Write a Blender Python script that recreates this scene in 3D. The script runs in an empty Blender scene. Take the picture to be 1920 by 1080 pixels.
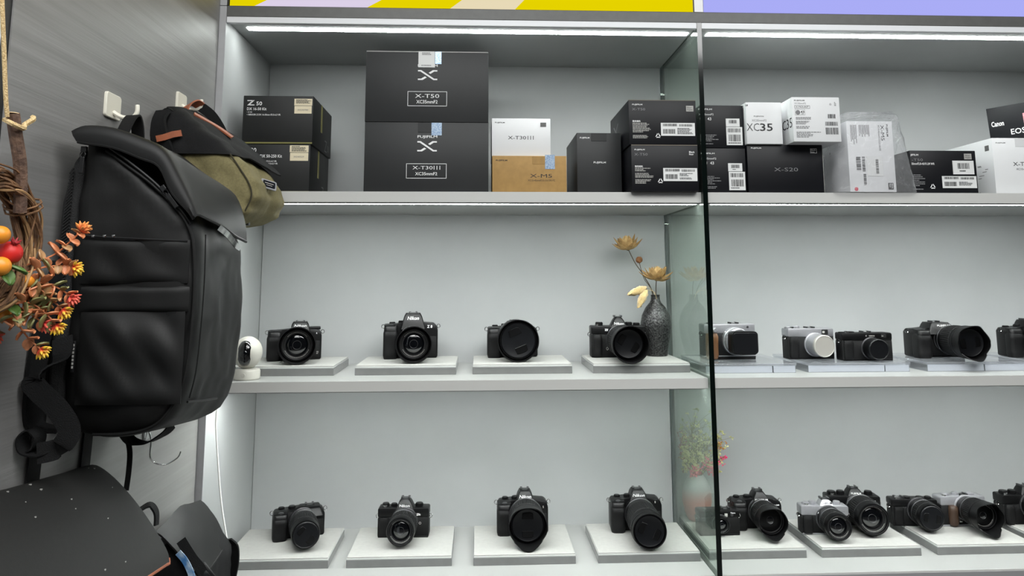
import bpy, bmesh, math, random
from mathutils import Vector, Matrix
PI = math.pi
R = math.radians
rnd = random.Random(7)
scene = bpy.context.scene
COL = scene.collection
Z0 = 1.5                       # height of the eye line above the floor

# ------------------------------------------------------------------ camera
cd = bpy.data.cameras.new('camera')
cd.sensor_width = 36.0
cd.lens = 36.0 * 1385.7152 / 1920
cd.shift_y = -(540 - 334.578) / 1920
cam = bpy.data.objects.new('camera', cd)
COL.objects.link(cam)
yaw, pitch, roll = 0.046267, 0.133716, -0.0027034
fw = Vector((math.sin(yaw) * math.cos(pitch), math.cos(yaw) * math.cos(pitch), math.sin(pitch)))
rt = Vector((math.cos(yaw), -math.sin(yaw), 0))
up = rt.cross(fw)
r2 = math.cos(roll) * rt + math.sin(roll) * up
u2 = -math.sin(roll) * rt + math.cos(roll) * up
mw = Matrix((r2, u2, -fw)).transposed().to_4x4()
mw.translation = Vector((0.57118, -1.64107, -0.00192 + Z0))
cam.matrix_world = mw
scene.camera = cam

# ------------------------------------------------------------------ world, room light, exposure
world = bpy.data.worlds.new('room_ambient')
scene.world = world
world.use_nodes = True
world.node_tree.nodes['Background'].inputs[0].default_value = (1.0, 1.0, 0.98, 1)
world.node_tree.nodes['Background'].inputs[1].default_value = 0.02
LED = 84.0                     # radiance of the shelf light strips
SIGN = 0.92


def area(name, loc, sx, sy, power, rot=(0, 0, 0)):
    l = bpy.data.lights.new(name, 'AREA')
    l.shape = 'RECTANGLE'
    l.size = sx
    l.size_y = sy
    l.energy = power
    l.color = (0.99, 1.0, 0.985)
    o = bpy.data.objects.new(name, l)
    o.location = loc
    o.rotation_euler = rot
    COL.objects.link(o)
    return o


area('ceiling_panel_light', (0.35, -1.7, Z0 + 1.25), 1.2, 1.4, 46)
area('ceiling_panel_light', (1.75, -1.7, Z0 + 1.25), 1.2, 1.4, 46)
area('ceiling_panel_light', (0.8, -3.2, Z0 + 1.25), 1.2, 0.3, 14)
scene.view_settings.view_transform = 'Standard'
scene.view_settings.look = 'None'
scene.view_settings.gamma = 1
scene.view_settings.use_curve_mapping = False
scene.view_settings.exposure = 0.0


# ------------------------------------------------------------------ materials
def lin(c):
    return tuple((x / 255 / 12.92) if x / 255 <= 0.04045 else ((x / 255 + 0.055) / 1.055) ** 2.4 for x in c)


MATS = {}


def mat(name, rgb, rough=0.5, metal=0.0, var=0.0, vscale=40, bump=0.0, bscale=200, stretch=(1, 1, 1), coat=0.0,
        rgb2=None, spec=0.5, emit=0.0, sheen=0.0, detail=4):
    if name in MATS:
        return MATS[name]
    m = bpy.data.materials.new(name)
    m.use_nodes = True
    nt = m.node_tree
    b = nt.nodes['Principled BSDF']
    c = lin(rgb)
    b.inputs['Base Color'].default_value = (*c, 1)
    b.inputs['Roughness'].default_value = rough
    b.inputs['Metallic'].default_value = metal
    b.inputs['Specular IOR Level'].default_value = spec
    b.inputs['Coat Weight'].default_value = coat
    b.inputs['Coat Roughness'].default_value = 0.08
    if sheen:
        b.inputs['Sheen Weight'].default_value = sheen
    if emit:
        b.inputs['Emission Color'].default_value = (*c, 1)
        b.inputs['Emission Strength'].default_value = emit
    if var or bump or rgb2:
        tc = nt.nodes.new('ShaderNodeTexCoord')
        mp = nt.nodes.new('ShaderNodeMapping')
        mp.inputs['Scale'].default_value = stretch
        nt.links.new(tc.outputs['Object'], mp.inputs['Vector'])
        if var or rgb2:
            n = nt.nodes.new('ShaderNodeTexNoise')
            n.inputs['Scale'].default_value = vscale
            n.inputs['Detail'].default_value = detail
            nt.links.new(mp.outputs[0], n.inputs['Vector'])
            cr = nt.nodes.new('ShaderNodeValToRGB')
            d = lin(rgb2) if rgb2 else tuple(x * (1 - var) for x in c)
            e = c if rgb2 else tuple(min(1, x * (1 + var)) for x in c)
            cr.color_ramp.elements[0].position = 0.35
            cr.color_ramp.elements[0].color = (*d, 1)
            cr.color_ramp.elements[1].position = 0.65
            cr.color_ramp.elements[1].color = (*e, 1)
            nt.links.new(n.outputs['Fac'], cr.inputs[0])
            nt.links.new(cr.outputs[0], b.inputs['Base Color'])
        if bump:
            n2 = nt.nodes.new('ShaderNodeTexNoise')
            n2.inputs['Scale'].default_value = bscale
            n2.inputs['Detail'].default_value = 3
            nt.links.new(mp.outputs[0], n2.inputs['Vector'])
            bp = nt.nodes.new('ShaderNodeBump')
            bp.inputs['Strength'].default_value = bump
            bp.inputs['Distance'].default_value = 0.002
            nt.links.new(n2.outputs['Fac'], bp.inputs['Height'])
            nt.links.new(bp.outputs[0], b.inputs['Normal'])
    MATS[name] = m
    return m


def emission(name, rgb, strength):
    if name in MATS:
        return MATS[name]
    m = bpy.data.materials.new(name)
    m.use_nodes = True
    nt = m.node_tree
    nt.nodes.clear()
    o = nt.nodes.new('ShaderNodeOutputMaterial')
    e = nt.nodes.new('ShaderNodeEmission')
    e.inputs[0].default_value = (*lin(rgb), 1)
    e.inputs[1].default_value = strength
    nt.links.new(e.outputs[0], o.inputs[0])
    MATS[name] = m
    return m


def clear(name, tint, ior=1.45, rough=0.02, haze=0.0, hazecol=(0.8, 0.8, 0.8), bump=0.0, bscale=60, edge=None):
    """thin clear sheet: tinted transmission, Fresnel reflection, a little surface haze"""
    m = bpy.data.materials.new(name)
    m.use_nodes = True
    nt = m.node_tree
    nt.nodes.clear()
    o = nt.nodes.new('ShaderNodeOutputMaterial')
    t = nt.nodes.new('ShaderNodeBsdfTransparent')
    t.inputs[0].default_value = (*tint, 1)
    d = nt.nodes.new('ShaderNodeBsdfDiffuse')
    d.inputs[0].default_value = (*hazecol, 1)
    g = nt.nodes.new('ShaderNodeBsdfGlossy')
    g.inputs['Roughness'].default_value = rough
    f = nt.nodes.new('ShaderNodeFresnel')      # the sheet does not bend rays, so both faces reflect as seen from air
    ge = nt.nodes.new('ShaderNodeNewGeometry')
    io = nt.nodes.new('ShaderNodeMapRange')
    io.inputs['To Min'].default_value = ior
    io.inputs['To Max'].default_value = 1 / ior
    nt.links.new(ge.outputs['Backfacing'], io.inputs['Value'])
    nt.links.new(io.outputs[0], f.inputs[0])
    m1 = nt.nodes.new('ShaderNodeMixShader')
    m1.inputs[0].default_value = haze
    m2 = nt.nodes.new('ShaderNodeMixShader')
    nt.links.new(t.outputs[0], m1.inputs[1])
    nt.links.new(d.outputs[0], m1.inputs[2])
    nt.links.new(m1.outputs[0], m2.inputs[1])
    nt.links.new(g.outputs[0], m2.inputs[2])
    nt.links.new(f.outputs[0], m2.inputs[0])
    nt.links.new(m2.outputs[0], o.inputs[0])
    if bump:
        tc = nt.nodes.new('ShaderNodeTexCoord')
        n = nt.nodes.new('ShaderNodeTexNoise')
        n.inputs['Scale'].default_value = bscale
        n.inputs['Detail'].default_value = 5
        n.inputs['Distortion'].default_value = 1.2
        nt.links.new(tc.outputs['Object'], n.inputs['Vector'])
        bp = nt.nodes.new('ShaderNodeBump')
        bp.inputs['Strength'].default_value = bump
        bp.inputs['Distance'].default_value = 0.006
        nt.links.new(n.outputs['Fac'], bp.inputs['Height'])
        for x in (g, f):
            nt.links.new(bp.outputs[0], x.inputs['Normal'])
    MATS[name] = m
    return m


M_LAM = mat('cabinet_laminate', (163, 165, 165), 0.45, var=0.03, vscale=6, spec=0.4, bump=0.03, bscale=500)
M_SHELF = mat('shelf_laminate', (156, 157, 155), 0.34, var=0.02, vscale=5, spec=0.45)
M_EDGE = mat('shelf_laminate_lit', (195, 195, 192), 0.4)  # paler shelf laminate: room light on the shelf fronts put into the colour
M_ALU = mat('aluminium_trim', (172, 172, 174), 0.38, 0.35, var=0.04, vscale=30, stretch=(.05, 1, 1))
M_RAIL = mat('rail_laminate', (90, 90, 88), 0.45, 0.0, var=0.06, vscale=60)
M_LIP = mat('white_trim', (232, 233, 236), 0.4)
M_LED = emission('led_light', (249, 255, 252), LED)
M_LEDT = emission('led_light_top', (249, 255, 252), LED * 0.5)
M_LEDL = emission('led_light_lower', (249, 255, 252), LED * 0.95)
M_WALL = mat('brushed_metal_laminate', (127, 126, 125), 0.5, 0.08, var=0.1, vscale=60, bump=0.14, bscale=260, stretch=(1, .03, 1), spec=0.5)
M_GAP = mat('dark_gap', (14, 15, 17), 0.5)
M_PALE = mat('pale_panel', (196, 204, 210), 0.4)
M_FLOOR = mat('floor_tile', (96, 94, 92), 0.35, var=0.05, vscale=3)
M_GEDGE = mat('glass_edge_green', (4, 12, 10), 0.12, coat=0.6)
M_GLASS = clear('float_glass', (0.86, 0.915, 0.88), 1.45, 0.01, 0.04, (0.50, 0.58, 0.53))
M_ACR = clear('clear_acrylic', (0.90, 0.91, 0.93), 1.42, 0.03, 0.16, (0.72, 0.74, 0.78))
M_ACRG = mat('grey_acrylic', (112, 113, 112), 0.12, 0.0, spec=0.6, var=0.06, vscale=25)
M_ACRE = mat('acrylic_sheet_edge', (188, 190, 188), 0.2)
M_PAD = mat('white_felt_pad', (163, 163, 159), 0.9, var=0.03, vscale=90, bump=0.2, bscale=900)
M_BLK = mat('camera_black', (8, 8, 9), 0.38, spec=0.28, bump=0.12, bscale=2500)
M_RUB = mat('camera_rubber', (12, 12, 13), 0.55, spec=0.28, bump=0.3, bscale=2600)
M_LEA = mat('camera_leatherette', (9, 9, 10), 0.5, spec=0.28, bump=0.5, bscale=1800)
M_DRK = mat('lens_inner_black', (5, 5, 6), 0.6)
M_LENS = mat('lens_barrel_black', (7, 7, 8), 0.34, spec=0.28, bump=0.05, bscale=1500)
M_HOOD = mat('lens_hood_black', (9, 9, 10), 0.45, spec=0.28, bump=0.08, bscale=2500)
M_CAP = mat('lens_cap_black', (12, 13, 16), 0.38, spec=0.28, bump=0.08, bscale=2200)
M_GLS = mat('lens_coated_glass', (6, 8, 12), 0.05, coat=1.0, spec=0.8)
M_RNG = mat('lens_ring_grey', (70, 70, 72), 0.3, 0.6)
M_SIL = mat('camera_silver', (158, 158, 162), 0.34, 0.55, var=0.03, vscale=80, bump=0.04, bscale=2500)
M_SILC = mat('silver_lens_cap', (178, 175, 168), 0.35, 0.3)
M_CHR = mat('chrome', (215, 215, 215), 0.15, 1.0)
M_WOOD = mat('wood_grip_tan', (114, 79, 48), 0.45, rgb2=(86, 58, 36), vscale=60, stretch=(1, 1, .12))
M_WALN = mat('wood_grip_walnut', (74, 56, 43), 0.5, rgb2=(56, 41, 32), vscale=80, stretch=(1, 1, .12))
M_WHT = mat('white_print', (235, 235, 235), 0.6)
M_GRP = mat('grey_print', (120, 120, 122), 0.5)
M_DGP = mat('dark_print', (34, 34, 36), 0.6)
M_BOXB = mat('black_card', (40, 41, 42), 0.5, var=0.05, vscale=20, spec=0.35)
M_BOXN = mat('blue_black_card', (12, 13, 18), 0.45, var=0.05, vscale=20, spec=0.28)
M_BOXZ = mat('charcoal_card', (26, 27, 27), 0.55, var=0.08, vscale=30, spec=0.35)
M_BOXK = mat('kraft_card', (163, 128, 74), 0.7, var=0.07, vscale=60)
M_BOXW = mat('white_card', (222, 223, 224), 0.5, var=0.01, vscale=20)
M_LABEL = mat('white_label', (218, 219, 218), 0.5)
M_CREAM = mat('cream_label', (226, 214, 184), 0.6)
M_GLAB = mat('grey_label', (165, 164, 160), 0.5)
M_HOLO = mat('holographic_seal', (196, 212, 226), 0.25, 0.3, rgb2=(120, 150, 190), vscale=700)
M_OLT = mat('olive_tape', (120, 116, 62), 0.5)


# ------------------------------------------------------------------ object helpers
ORG = {}


def setp(o, label, cat, group=None, kind=None):
    if label: o['label'] = label
    if cat: o['category'] = cat
    if group: o['group'] = group
    if kind: o['kind'] = kind


def thing(name, label, cat, loc, rz=0.0, group=None, rx=0.0, ry=0.0):
    o = bpy.data.objects.new(name, None)
    o.empty_display_size = 0.02
    COL.objects.link(o)
    o.location = (loc[0], loc[1], loc[2] + Z0)
    o.rotation_euler = (rx, ry, rz)
    ORG[o.name] = Vector(loc)
    setp(o, label, cat, group)
    return o


def smooth(me, ang=35):
    for p in me.polygons:
        p.use_smooth = True
    me.set_sharp_from_angle(angle=R(ang))


def part(name, bm, m, parent=None, world=None, sm=35, label=None, kind=None, mats=None):
    """link a bmesh as one mesh object below parent; world = thing whose origin is subtracted"""
    if world is not None:
        bmesh.ops.translate(bm, verts=bm.verts, vec=-ORG[world.name])
    bmesh.ops.recalc_face_normals(bm, faces=bm.faces)
    me = bpy.data.meshes.new(name)
    bm.to_mesh(me)
    bm.free()
    for x in (mats or [m]):
        me.materials.append(x)
    if sm:
        smooth(me, sm)
    o = bpy.data.objects.new(name, me)
    COL.objects.link(o)
    if parent is not None:
        o.parent = parent
    if label: o['label'] = label
    if kind: o['kind'] = kind
    return o


def solo(name, bm, m, label=None, cat=None, loc=(0, 0, 0), kind=None, group=None, sm=35, mats=None):
    """top-level object of one mesh, coordinates relative to the eye line"""
    o = part(name, bm, m, sm=sm, mats=mats)
    o.location = (loc[0], loc[1], loc[2] + Z0)
    setp(o, label, cat, group, kind)
    return o


def inst(name, me, parent, loc=(0, 0, 0), rot=(0, 0, 0), scl=(1, 1, 1)):
    o = bpy.data.objects.new(name, me)
    COL.objects.link(o)
    o.parent = parent
    o.location = loc
    o.rotation_euler = rot
    o.scale = scl
    return o


# ------------------------------------------------------------------ shape helpers (add to a bmesh)
def NB():
    return bmesh.new()


def bx(bm, x0, x1, y0, y1, z0, z1, bev=0.0, seg=2):
    r = bmesh.ops.create_cube(bm, size=1)
    vs = r['verts']
    for v in vs:
        v.co = Vector(((x0 + x1) / 2 + v.co.x * (x1 - x0), (y0 + y1) / 2 + v.co.y * (y1 - y0), (z0 + z1) / 2 + v.co.z * (z1 - z0)))
    if bev:
        es = list({e for v in vs for e in v.link_edges})
        bmesh.ops.bevel(bm, geom=es, offset=bev, segments=seg, affect='EDGES', profile=0.5)
    return bm


def BX(x0, x1, y0, y1, z0, z1, bev=0.0, seg=2):
    return bx(NB(), x0, x1, y0, y1, z0, z1, bev, seg)


def loft(bm, rings, cap=True, closed=True):
    vr = [[bm.verts.new(p) for p in ring] for ring in rings]
    n = len(vr[0])
    for a, b in zip(vr, vr[1:]):
        for i in range(n if closed else n - 1):
            j = (i + 1) % n
            try:
                bm.faces.new((a[i], a[j], b[j], b[i]))
            except ValueError:
                pass
    if cap and closed:
        bm.faces.new(list(reversed(vr[0])))
        bm.faces.new(vr[-1])
    return vr


def rrect(a0, a1, b0, b1, r, n=5):
    r = min(r, (a1 - a0) / 2 - 1e-5, (b1 - b0) / 2 - 1e-5)
    out = []
    for cx, cy, s in ((a1 - r, b1 - r, 0), (a0 + r, b1 - r, 1), (a0 + r, b0 + r, 2), (a1 - r, b0 + r, 3)):
        for k in range(n + 1):
            t = PI / 2 * (s + k / n)
            out.append((cx + r * math.cos(t), cy + r * math.sin(t)))
    return out


def prism(bm, outline, y0, y1, bev=0.0, seg=2):
    """outline in x,z extruded along y"""
    a = [bm.verts.new((x, y0, z)) for x, z in outline]
    b = [bm.verts.new((x, y1, z)) for x, z in outline]
    n = len(a)
    fs = [bm.faces.new(a), bm.faces.new(list(reversed(b)))]
    for i in range(n):
        j = (i + 1) % n
        fs.append(bm.faces.new((a[i], b[i], b[j], a[j])))
    if bev:
        es = list({e for v in a + b for e in v.link_edges})
        bmesh.ops.bevel(bm, geom=es, offset=bev, segments=seg, affect='EDGES', profile=0.5)
    return bm


def lathe(bm, prof, axis='z', c=(0, 0, 0), seg=32, star=0.0, cap=True):
    """prof: (radius, distance along axis); axis 'z' up, 'y' towards the viewer (-y)"""
    rings = []
    for r, h in prof:
        ring = []
        for k in range(seg):
            t = 2 * PI * k / seg
            q = max(r, 1e-5) - (star if k % 2 else 0)
            if axis == 'z':
                ring.append((c[0] + q * math.cos(t), c[1] + q * math.sin(t), c[2] + h))
            else:
                ring.append((c[0] + q * math.cos(t), c[1] - h, c[2] + q * math.sin(t)))
        rings.append(ring)
    loft(bm, rings, cap=cap)
    return bm


def cr(pts, n=6, closed=False):
    """Catmull-Rom through pts"""
    P = [Vector(p) for p in pts]
    out = []
    N = len(P)
    rng = range(N if closed else N - 1)
    for i in rng:
        if closed:
            a, b, c, d = P[i - 1], P[i], P[(i + 1) % N], P[(i + 2) % N]
        else:
            a, b, c, d = P[max(i - 1, 0)], P[i], P[i + 1], P[min(i + 2, N - 1)]
        for k in range(n):
            t = k / n
            out.append(0.5 * (2 * b + (c - a) * t + (2 * a - 5 * b + 4 * c - d) * t * t + (3 * b - a - 3 * c + d) * t ** 3))
    if not closed:
        out.append(P[-1])
    return out


def tube(bm, pts, r, seg=8, closed=False):
    P = [Vector(p) for p in pts]
    n = len(P)
    rings = []
    nrm = None
    for i in range(n):
        t = (P[(i + 1) % n] - P[i - 1]) if closed else (P[min(i + 1, n - 1)] - P[max(i - 1, 0)])
        if t.length < 1e-9:
            t = Vector((0, 0, 1))
        t.normalize()
        if nrm is None:
            nrm = t.orthogonal()
        nrm = (nrm - t * nrm.dot(t))
        if nrm.length < 1e-6:
            nrm = t.orthogonal()
        nrm.normalize()
        b = t.cross(nrm)
        q = r[i] if isinstance(r, (list, tuple)) else r
        rings.append([P[i] + q * (math.cos(2 * PI * k / seg) * nrm + math.sin(2 * PI * k / seg) * b) for k in range(seg)])
    if closed:
        rings.append(rings[0])
        vr = [[bm.verts.new(p) for p in ring] for ring in rings[:-1]]
        vr.append(vr[0])
        for a, b in zip(vr, vr[1:]):
            for i in range(seg):
                j = (i + 1) % seg
                bm.faces.new((a[i], a[j], b[j], b[i]))
    else:
        loft(bm, rings)
    return bm


def ribbon(bm, pts, side, w, th):
    """flat band along pts, side = vector or list of vectors across the band"""
    P = [Vector(p) for p in pts]
    n = len(P)
    rings = []
    for i in range(n):
        t = (P[min(i + 1, n - 1)] - P[max(i - 1, 0)]).normalized()
        s = Vector(side[i] if isinstance(side, list) else side)
        s = (s - t * s.dot(t)).normalized()
        k = t.cross(s).normalized() * th / 2
        rings.append([P[i] - s * w / 2 - k, P[i] + s * w / 2 - k, P[i] + s * w / 2 + k, P[i] - s * w / 2 + k])
    loft(bm, rings)
    return bm


def sheet(bm, grid, th, nrm=None):
    """grid[i][j] of points -> closed slab of thickness th offset along vertex normals"""
    G = [[Vector(p) for p in row] for row in grid]
    ni, nj = len(G), len(G[0])
    N = [[None] * nj for _ in range(ni)]
    for i in range(ni):
        for j in range(nj):
            a = G[min(i + 1, ni - 1)][j] - G[max(i - 1, 0)][j]
            b = G[i][min(j + 1, nj - 1)] - G[i][max(j - 1, 0)]
            k = a.cross(b)
            N[i][j] = k.normalized() if k.length > 1e-12 else Vector((0, 0, 1))
    A = [[bm.verts.new(G[i][j] + N[i][j] * th / 2) for j in range(nj)] for i in range(ni)]
    B = [[bm.verts.new(G[i][j] - N[i][j] * th / 2) for j in range(nj)] for i in range(ni)]
    for i in range(ni - 1):
        for j in range(nj - 1):
            bm.faces.new((A[i][j], A[i + 1][j], A[i + 1][j + 1], A[i][j + 1]))
            bm.faces.new((B[i][j], B[i][j + 1], B[i + 1][j + 1], B[i + 1][j]))
    for i in range(ni - 1):
        bm.faces.new((A[i][0], B[i][0], B[i + 1][0], A[i + 1][0]))
        bm.faces.new((A[i][-1], A[i + 1][-1], B[i + 1][-1], B[i][-1]))
    for j in range(nj - 1):
        bm.faces.new((A[0][j], A[0][j + 1], B[0][j + 1], B[0][j]))
        bm.faces.new((A[-1][j], B[-1][j], B[-1][j + 1], A[-1][j + 1]))
    return bm


# ------------------------------------------------------------------ lettering
TXT = {}


def text_mesh(s, bold=0.0, shear=0.0):
    k = (s, bold, shear)
    if k in TXT:
        return TXT[k]
    c = bpy.data.curves.new('lettering', 'FONT')
    c.body = s
    c.size = 1
    c.offset = bold
    c.shear = shear
    c.resolution_u = 2
    c.fill_mode = 'FRONT'
    o = bpy.data.objects.new('lettering', c)
    me = bpy.data.meshes.new_from_object(o)
    bpy.data.objects.remove(o)
    vs = [v.co for v in me.vertices]
    if vs:
        b = (min(v.x for v in vs), max(v.x for v in vs), min(v.y for v in vs), max(v.y for v in vs))
    else:
        b = (0, 1, 0, 1)
    TXT[k] = (me, b)
    return TXT[k]


def letter(s, rect, m, parent, y=-0.0004, bold=0.0, shear=0.0, face='F', at=0.0, rot=0):
    """text fitted into rect (x0,z0,x1,z1) of the parent's local front plane; face L/R = side planes with x=at.
    Glyphs keep their own mesh: a scaled flat copy per use."""
    me, b = text_mesh(s, bold, shear)
    x0, z0, x1, z1 = rect
    nm = bpy.data.meshes.new('lettering')
    W, H = (b[1] - b[0]) or 1, (b[3] - b[2]) or 1
    vs = []
    for v in me.vertices:
        u, w = (v.co.x - b[0]) / W, (v.co.y - b[2]) / H
        if rot == -90:           # reads downwards
            u, w = w, 1 - u
        p = (x0 + u * (x1 - x0), z0 + w * (z1 - z0))
        if face == 'F':
            vs.append((p[0], y, p[1]))
        elif face == 'R':        # right side plane, u runs to the back
            vs.append((at, p[0], p[1]))
        else:                    # left side plane, u runs to the front
            vs.append((at, -p[0], p[1]))
    nm.from_pydata(vs, [], [tuple(p.vertices) for p in me.polygons])
    nm.materials.append(m)
    o = bpy.data.objects.new('lettering', nm)
    COL.objects.link(o)
    o.parent = parent
    return o


def quads(rects, y=-0.0005):
    bm = NB()
    for x0, z0, x1, z1 in rects:
        bm.faces.new([bm.verts.new(p) for p in ((x0, y, z0), (x1, y, z0), (x1, y, z1), (x0, y, z1))])
    return bm


def fine_print(rect, rows, m, parent, y=-0.0005, seed=1):
    """tiny lines of words far too small to read"""
    x0, z0, x1, z1 = rect
    g = random.Random(seed)
    rs = []
    dz = (z1 - z0) / rows
    for k in range(rows):
        if g.random() < 0.12:
            continue
        zt = z1 - k * dz
        x = x0
        end = x0 + (x1 - x0) * g.uniform(0.45, 1.0)
        while x < end:
            w = g.uniform(0.05, 0.16) * (x1 - x0)
            rs.append((x, zt - dz * 0.55, min(x + w, end), zt))
            x += w + (x1 - x0) * 0.02
    o = part('fine_print', quads(rs, y), m, parent, sm=0)
    return o


def bars(rect, parent, m=None, y=-0.0012, seed=1, n=26, vertical=False):
    x0, z0, x1, z1 = rect
    g = random.Random(seed)
    rs = []
    a0, a1 = (z0, z1) if vertical else (x0, x1)
    st = (a1 - a0) / n
    a = a0
    while a < a1 - st * 0.4:
        w = st * g.choice((0.35, 0.5, 0.9))
        rs.append((x0, a, x1, a + w) if vertical else (a, z0, a + w, z1))
        a += w + st * g.choice((0.35, 0.5, 0.8))
    return part('barcode', quads(rs, y), m or M_DGP, parent, sm=0)


def label_plate(rect, parent, m, name='label', bev=0.0):
    x0, z0, x1, z1 = rect
    return part(name, BX(x0, x1, -0.0008, 0.0004, z0, z1), m, parent, sm=0)


def barcode_label(rect, parent, m=None, seed=1, style=0):
    m = m or M_LABEL
    l = label_plate(rect, parent, m, 'barcode_label')
    x0, z0, x1, z1 = rect
    w, h = x1 - x0, z1 - z0
    if style == 0:      # wide shipping label: two columns
        bars((x0 + .06 * w, z0 + .74 * h, x0 + .48 * w, z0 + .93 * h), l, seed=seed)
        bars((x0 + .06 * w, z0 + .16 * h, x0 + .42 * w, z0 + .52 * h), l, seed=seed + 1)
        bars((x0 + .54 * w, z0 + .72 * h, x0 + .93 * w, z0 + .90 * h), l, seed=seed + 2)
        fine_print((x0 + .48 * w, z0 + .1 * h, x0 + .95 * w, z0 + .6 * h), 6, M_DGP, l, -0.0012, seed)
    elif style == 1:    # tall label: two stacked codes
        bars((x0 + .1 * w, z0 + .70 * h, x0 + .88 * w, z0 + .92 * h), l, seed=seed, n=20)
        bars((x0 + .14 * w, z0 + .20 * h, x0 + .88 * w, z0 + .58 * h), l, seed=seed + 1, n=20)
        fine_print((x0 + .1 * w, z0 + .06 * h, x0 + .9 * w, z0 + .14 * h), 1, M_DGP, l, -0.0012, seed)
    else:               # small code
        bars((x0 + .22 * w, z0 + .40 * h, x0 + .78 * w, z0 + .82 * h), l, seed=seed, n=18)
        fine_print((x0 + .3 * w, z0 + .15 * h, x0 + .7 * w, z0 + .28 * h), 1, M_DGP, l, -0.0012, seed)
    return l

# ================================================================== the setting
XW = -0.0152
XG, GT = 1.08, 0.0111
XR = 2.16
D = 0.3534
YS = 0.0134
Z1, Z1B, Z2, Z2B, Z3, ZC = 0.1905, 0.1660, -0.2221, -0.2450, -0.6316, 0.5798

solo('floor', BX(-2.6, 4.6, -4.6, 0.5, -1.54, -1.5), M_FLOOR, kind='structure')
solo('wall_left', BX(XW - 0.03, XW, -0.717, -0.0025, -1.5, 1.3), M_WALL, kind='structure', sm=0)
solo('trim_1', BX(XW - 0.03, XW - 0.002, -0.735, -0.717, -1.5, 1.3), M_GAP, kind='structure', sm=0)
solo('wall_near', BX(XW - 0.03, XW - 0.001, -1.5, -0.735, -1.5, 1.3), M_PALE, kind='structure', sm=0)
solo('wall_back', BX(-0.3, 4.6, 0.40, 0.45, -1.5, 1.3), M_PALE, kind='structure', sm=0)
solo('ceiling', BX(-2.6, 4.6, -4.6, 0.45, 1.30, 1.34), M_PALE, kind='structure', sm=0)

cab = thing('display_cabinet', 'tall pale grey open display cabinet with lit shelves and a glass divider', 'cabinet', (1.07, 0.18, -1.5))


def cpart(name, bm, m, sm=0, **k):
    return part(name, bm, m, cab, world=cab, sm=sm, **k)


cpart('side_panel', BX(XW, 0, 0.0, D + .02, -1.5, 0.612, 0.0008), M_LAM)
cpart('side_edge', BX(XW, -0.0002, -0.0015, 0.0, -1.5, 0.612), M_ALU)
cpart('side_edge', BX(XW, -0.0002, -0.0015, 0.0, 0.6135, 1.1), M_ALU)
cpart('side_panel', BX(XR, XR + .018, 0.0, D + .02, -1.5, 0.612, 0.0008), M_LAM)
for a, b in ((0, XG), (XG + GT, XR)):
    cpart('back_panel', BX(a + .0012, b - .0012, D, D + .018, -0.70, ZC + .02), M_LAM)
    cpart('top_panel', BX(a, b, 0.012, D, ZC, ZC + .02), M_LAM)
    cpart('front_lip', BX(a + .0005, b - .0005, 0.0, 0.012, 0.5735, 0.5876, 0.0008), M_LIP)
    for zt, zb in ((Z1, Z1B), (Z2, Z2B), (Z3, Z3 - .024)):
        cpart('shelf', BX(a + .0006, b - .0006, YS, D, zb, zt, 0.0009), M_SHELF)
        cpart('lit_shelf_front', BX(a + .0006, b - .0006, YS - .0008, YS, zb + .0004, zt - .0004), M_EDGE)  # added thin strip, lightened so the board's front looks more brightly lit
    cpart('light_strip', BX(a + .03, b - .006, 0.049, 0.069, ZC - .0012, ZC + .001), M_LEDT, label='glowing white strip light under the cabinet top')
    cpart('light_strip', BX(a + .02, b - .006, 0.030, 0.048, Z1B - .0012, Z1B + .001), M_LED, label='glowing white strip light under the upper shelf')
    cpart('light_strip', BX(a + .02, b - .006, 0.030, 0.048, Z2B - .0012, Z2B + .001), M_LEDL, label='glowing white strip light under the middle shelf')
    cpart('light_channel', BX(a + .004, b - .004, 0.018, 0.0295, Z1B - .0016, Z1B + .001), M_ALU)
    cpart('light_channel', BX(a + .004, b - .004, 0.018, 0.0295, Z2B - .0016, Z2B + .001), M_ALU)
cpart('shelf_edge_strip', BX(0.002, XG - .001, YS - .0015, YS, Z3 - .022, Z3 - .004), M_ALU)
cpart('shelf_edge_strip', BX(XG + GT + .001, XR - .002, YS - .0015, YS, Z3 - .022, Z3 - .004), M_ALU)
cpart('base_cabinet', BX(0.0, XR, 0.03, D, -1.5, -0.70), M_LAM)
# glass divider: clear faces, dark green polished edges
gb = BX(XG, XG + GT, 0.0, D - .001, -1.2, 0.5876)
for f in gb.faces:
    f.material_index = 1 if (f.normal.y < -.5 or abs(f.normal.z) > .5) else 0
cpart('glass_divider', gb, None, mats=[M_GLASS, M_GEDGE], label='green tinted glass panel with dark polished edge')
for zz in (Z1, Z2):
    cpart('shelf_bracket', BX(XG - .006, XG - .0005, 0.02, 0.034, zz - .022, zz - .002, .001), M_CHR)
# head rail above the shelves
cpart('head_rail', BX(0, XR, 0.0, 0.05, 0.5878, 0.6135, 0.001), M_RAIL)
cpart('sign_mullion', BX(1.0755, 1.0962, -0.001, 0.05, 0.6135, 1.1), M_ALU)
cpart('sign_frame', BX(0.0, 0.0035, -0.001, 0.05, 0.6135, 1.1), M_GAP)

# backlit signs
M_SY = emission('backlit_yellow', (238, 218, 0), SIGN)
M_SL = emission('backlit_pale_lilac', (228, 216, 240), SIGN)
M_SC = emission('backlit_cream', (240, 226, 190), SIGN)
M_SV = emission('backlit_lavender', (176, 179, 255), SIGN)


def slanted(bm, lines, z0, z1, y, slots):
    """vertical panel cut into slanted colour fields; lines: (x at z0, x at z1)"""
    for (a, b), (c, d), s in zip(lines, lines[1:], slots):
        f = bm.faces.new([bm.verts.new(p) for p in ((a, y, z0), (c, y, z0), (d, y, z1), (b, y, z1))])
        f.material_index = s
    return bm


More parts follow.
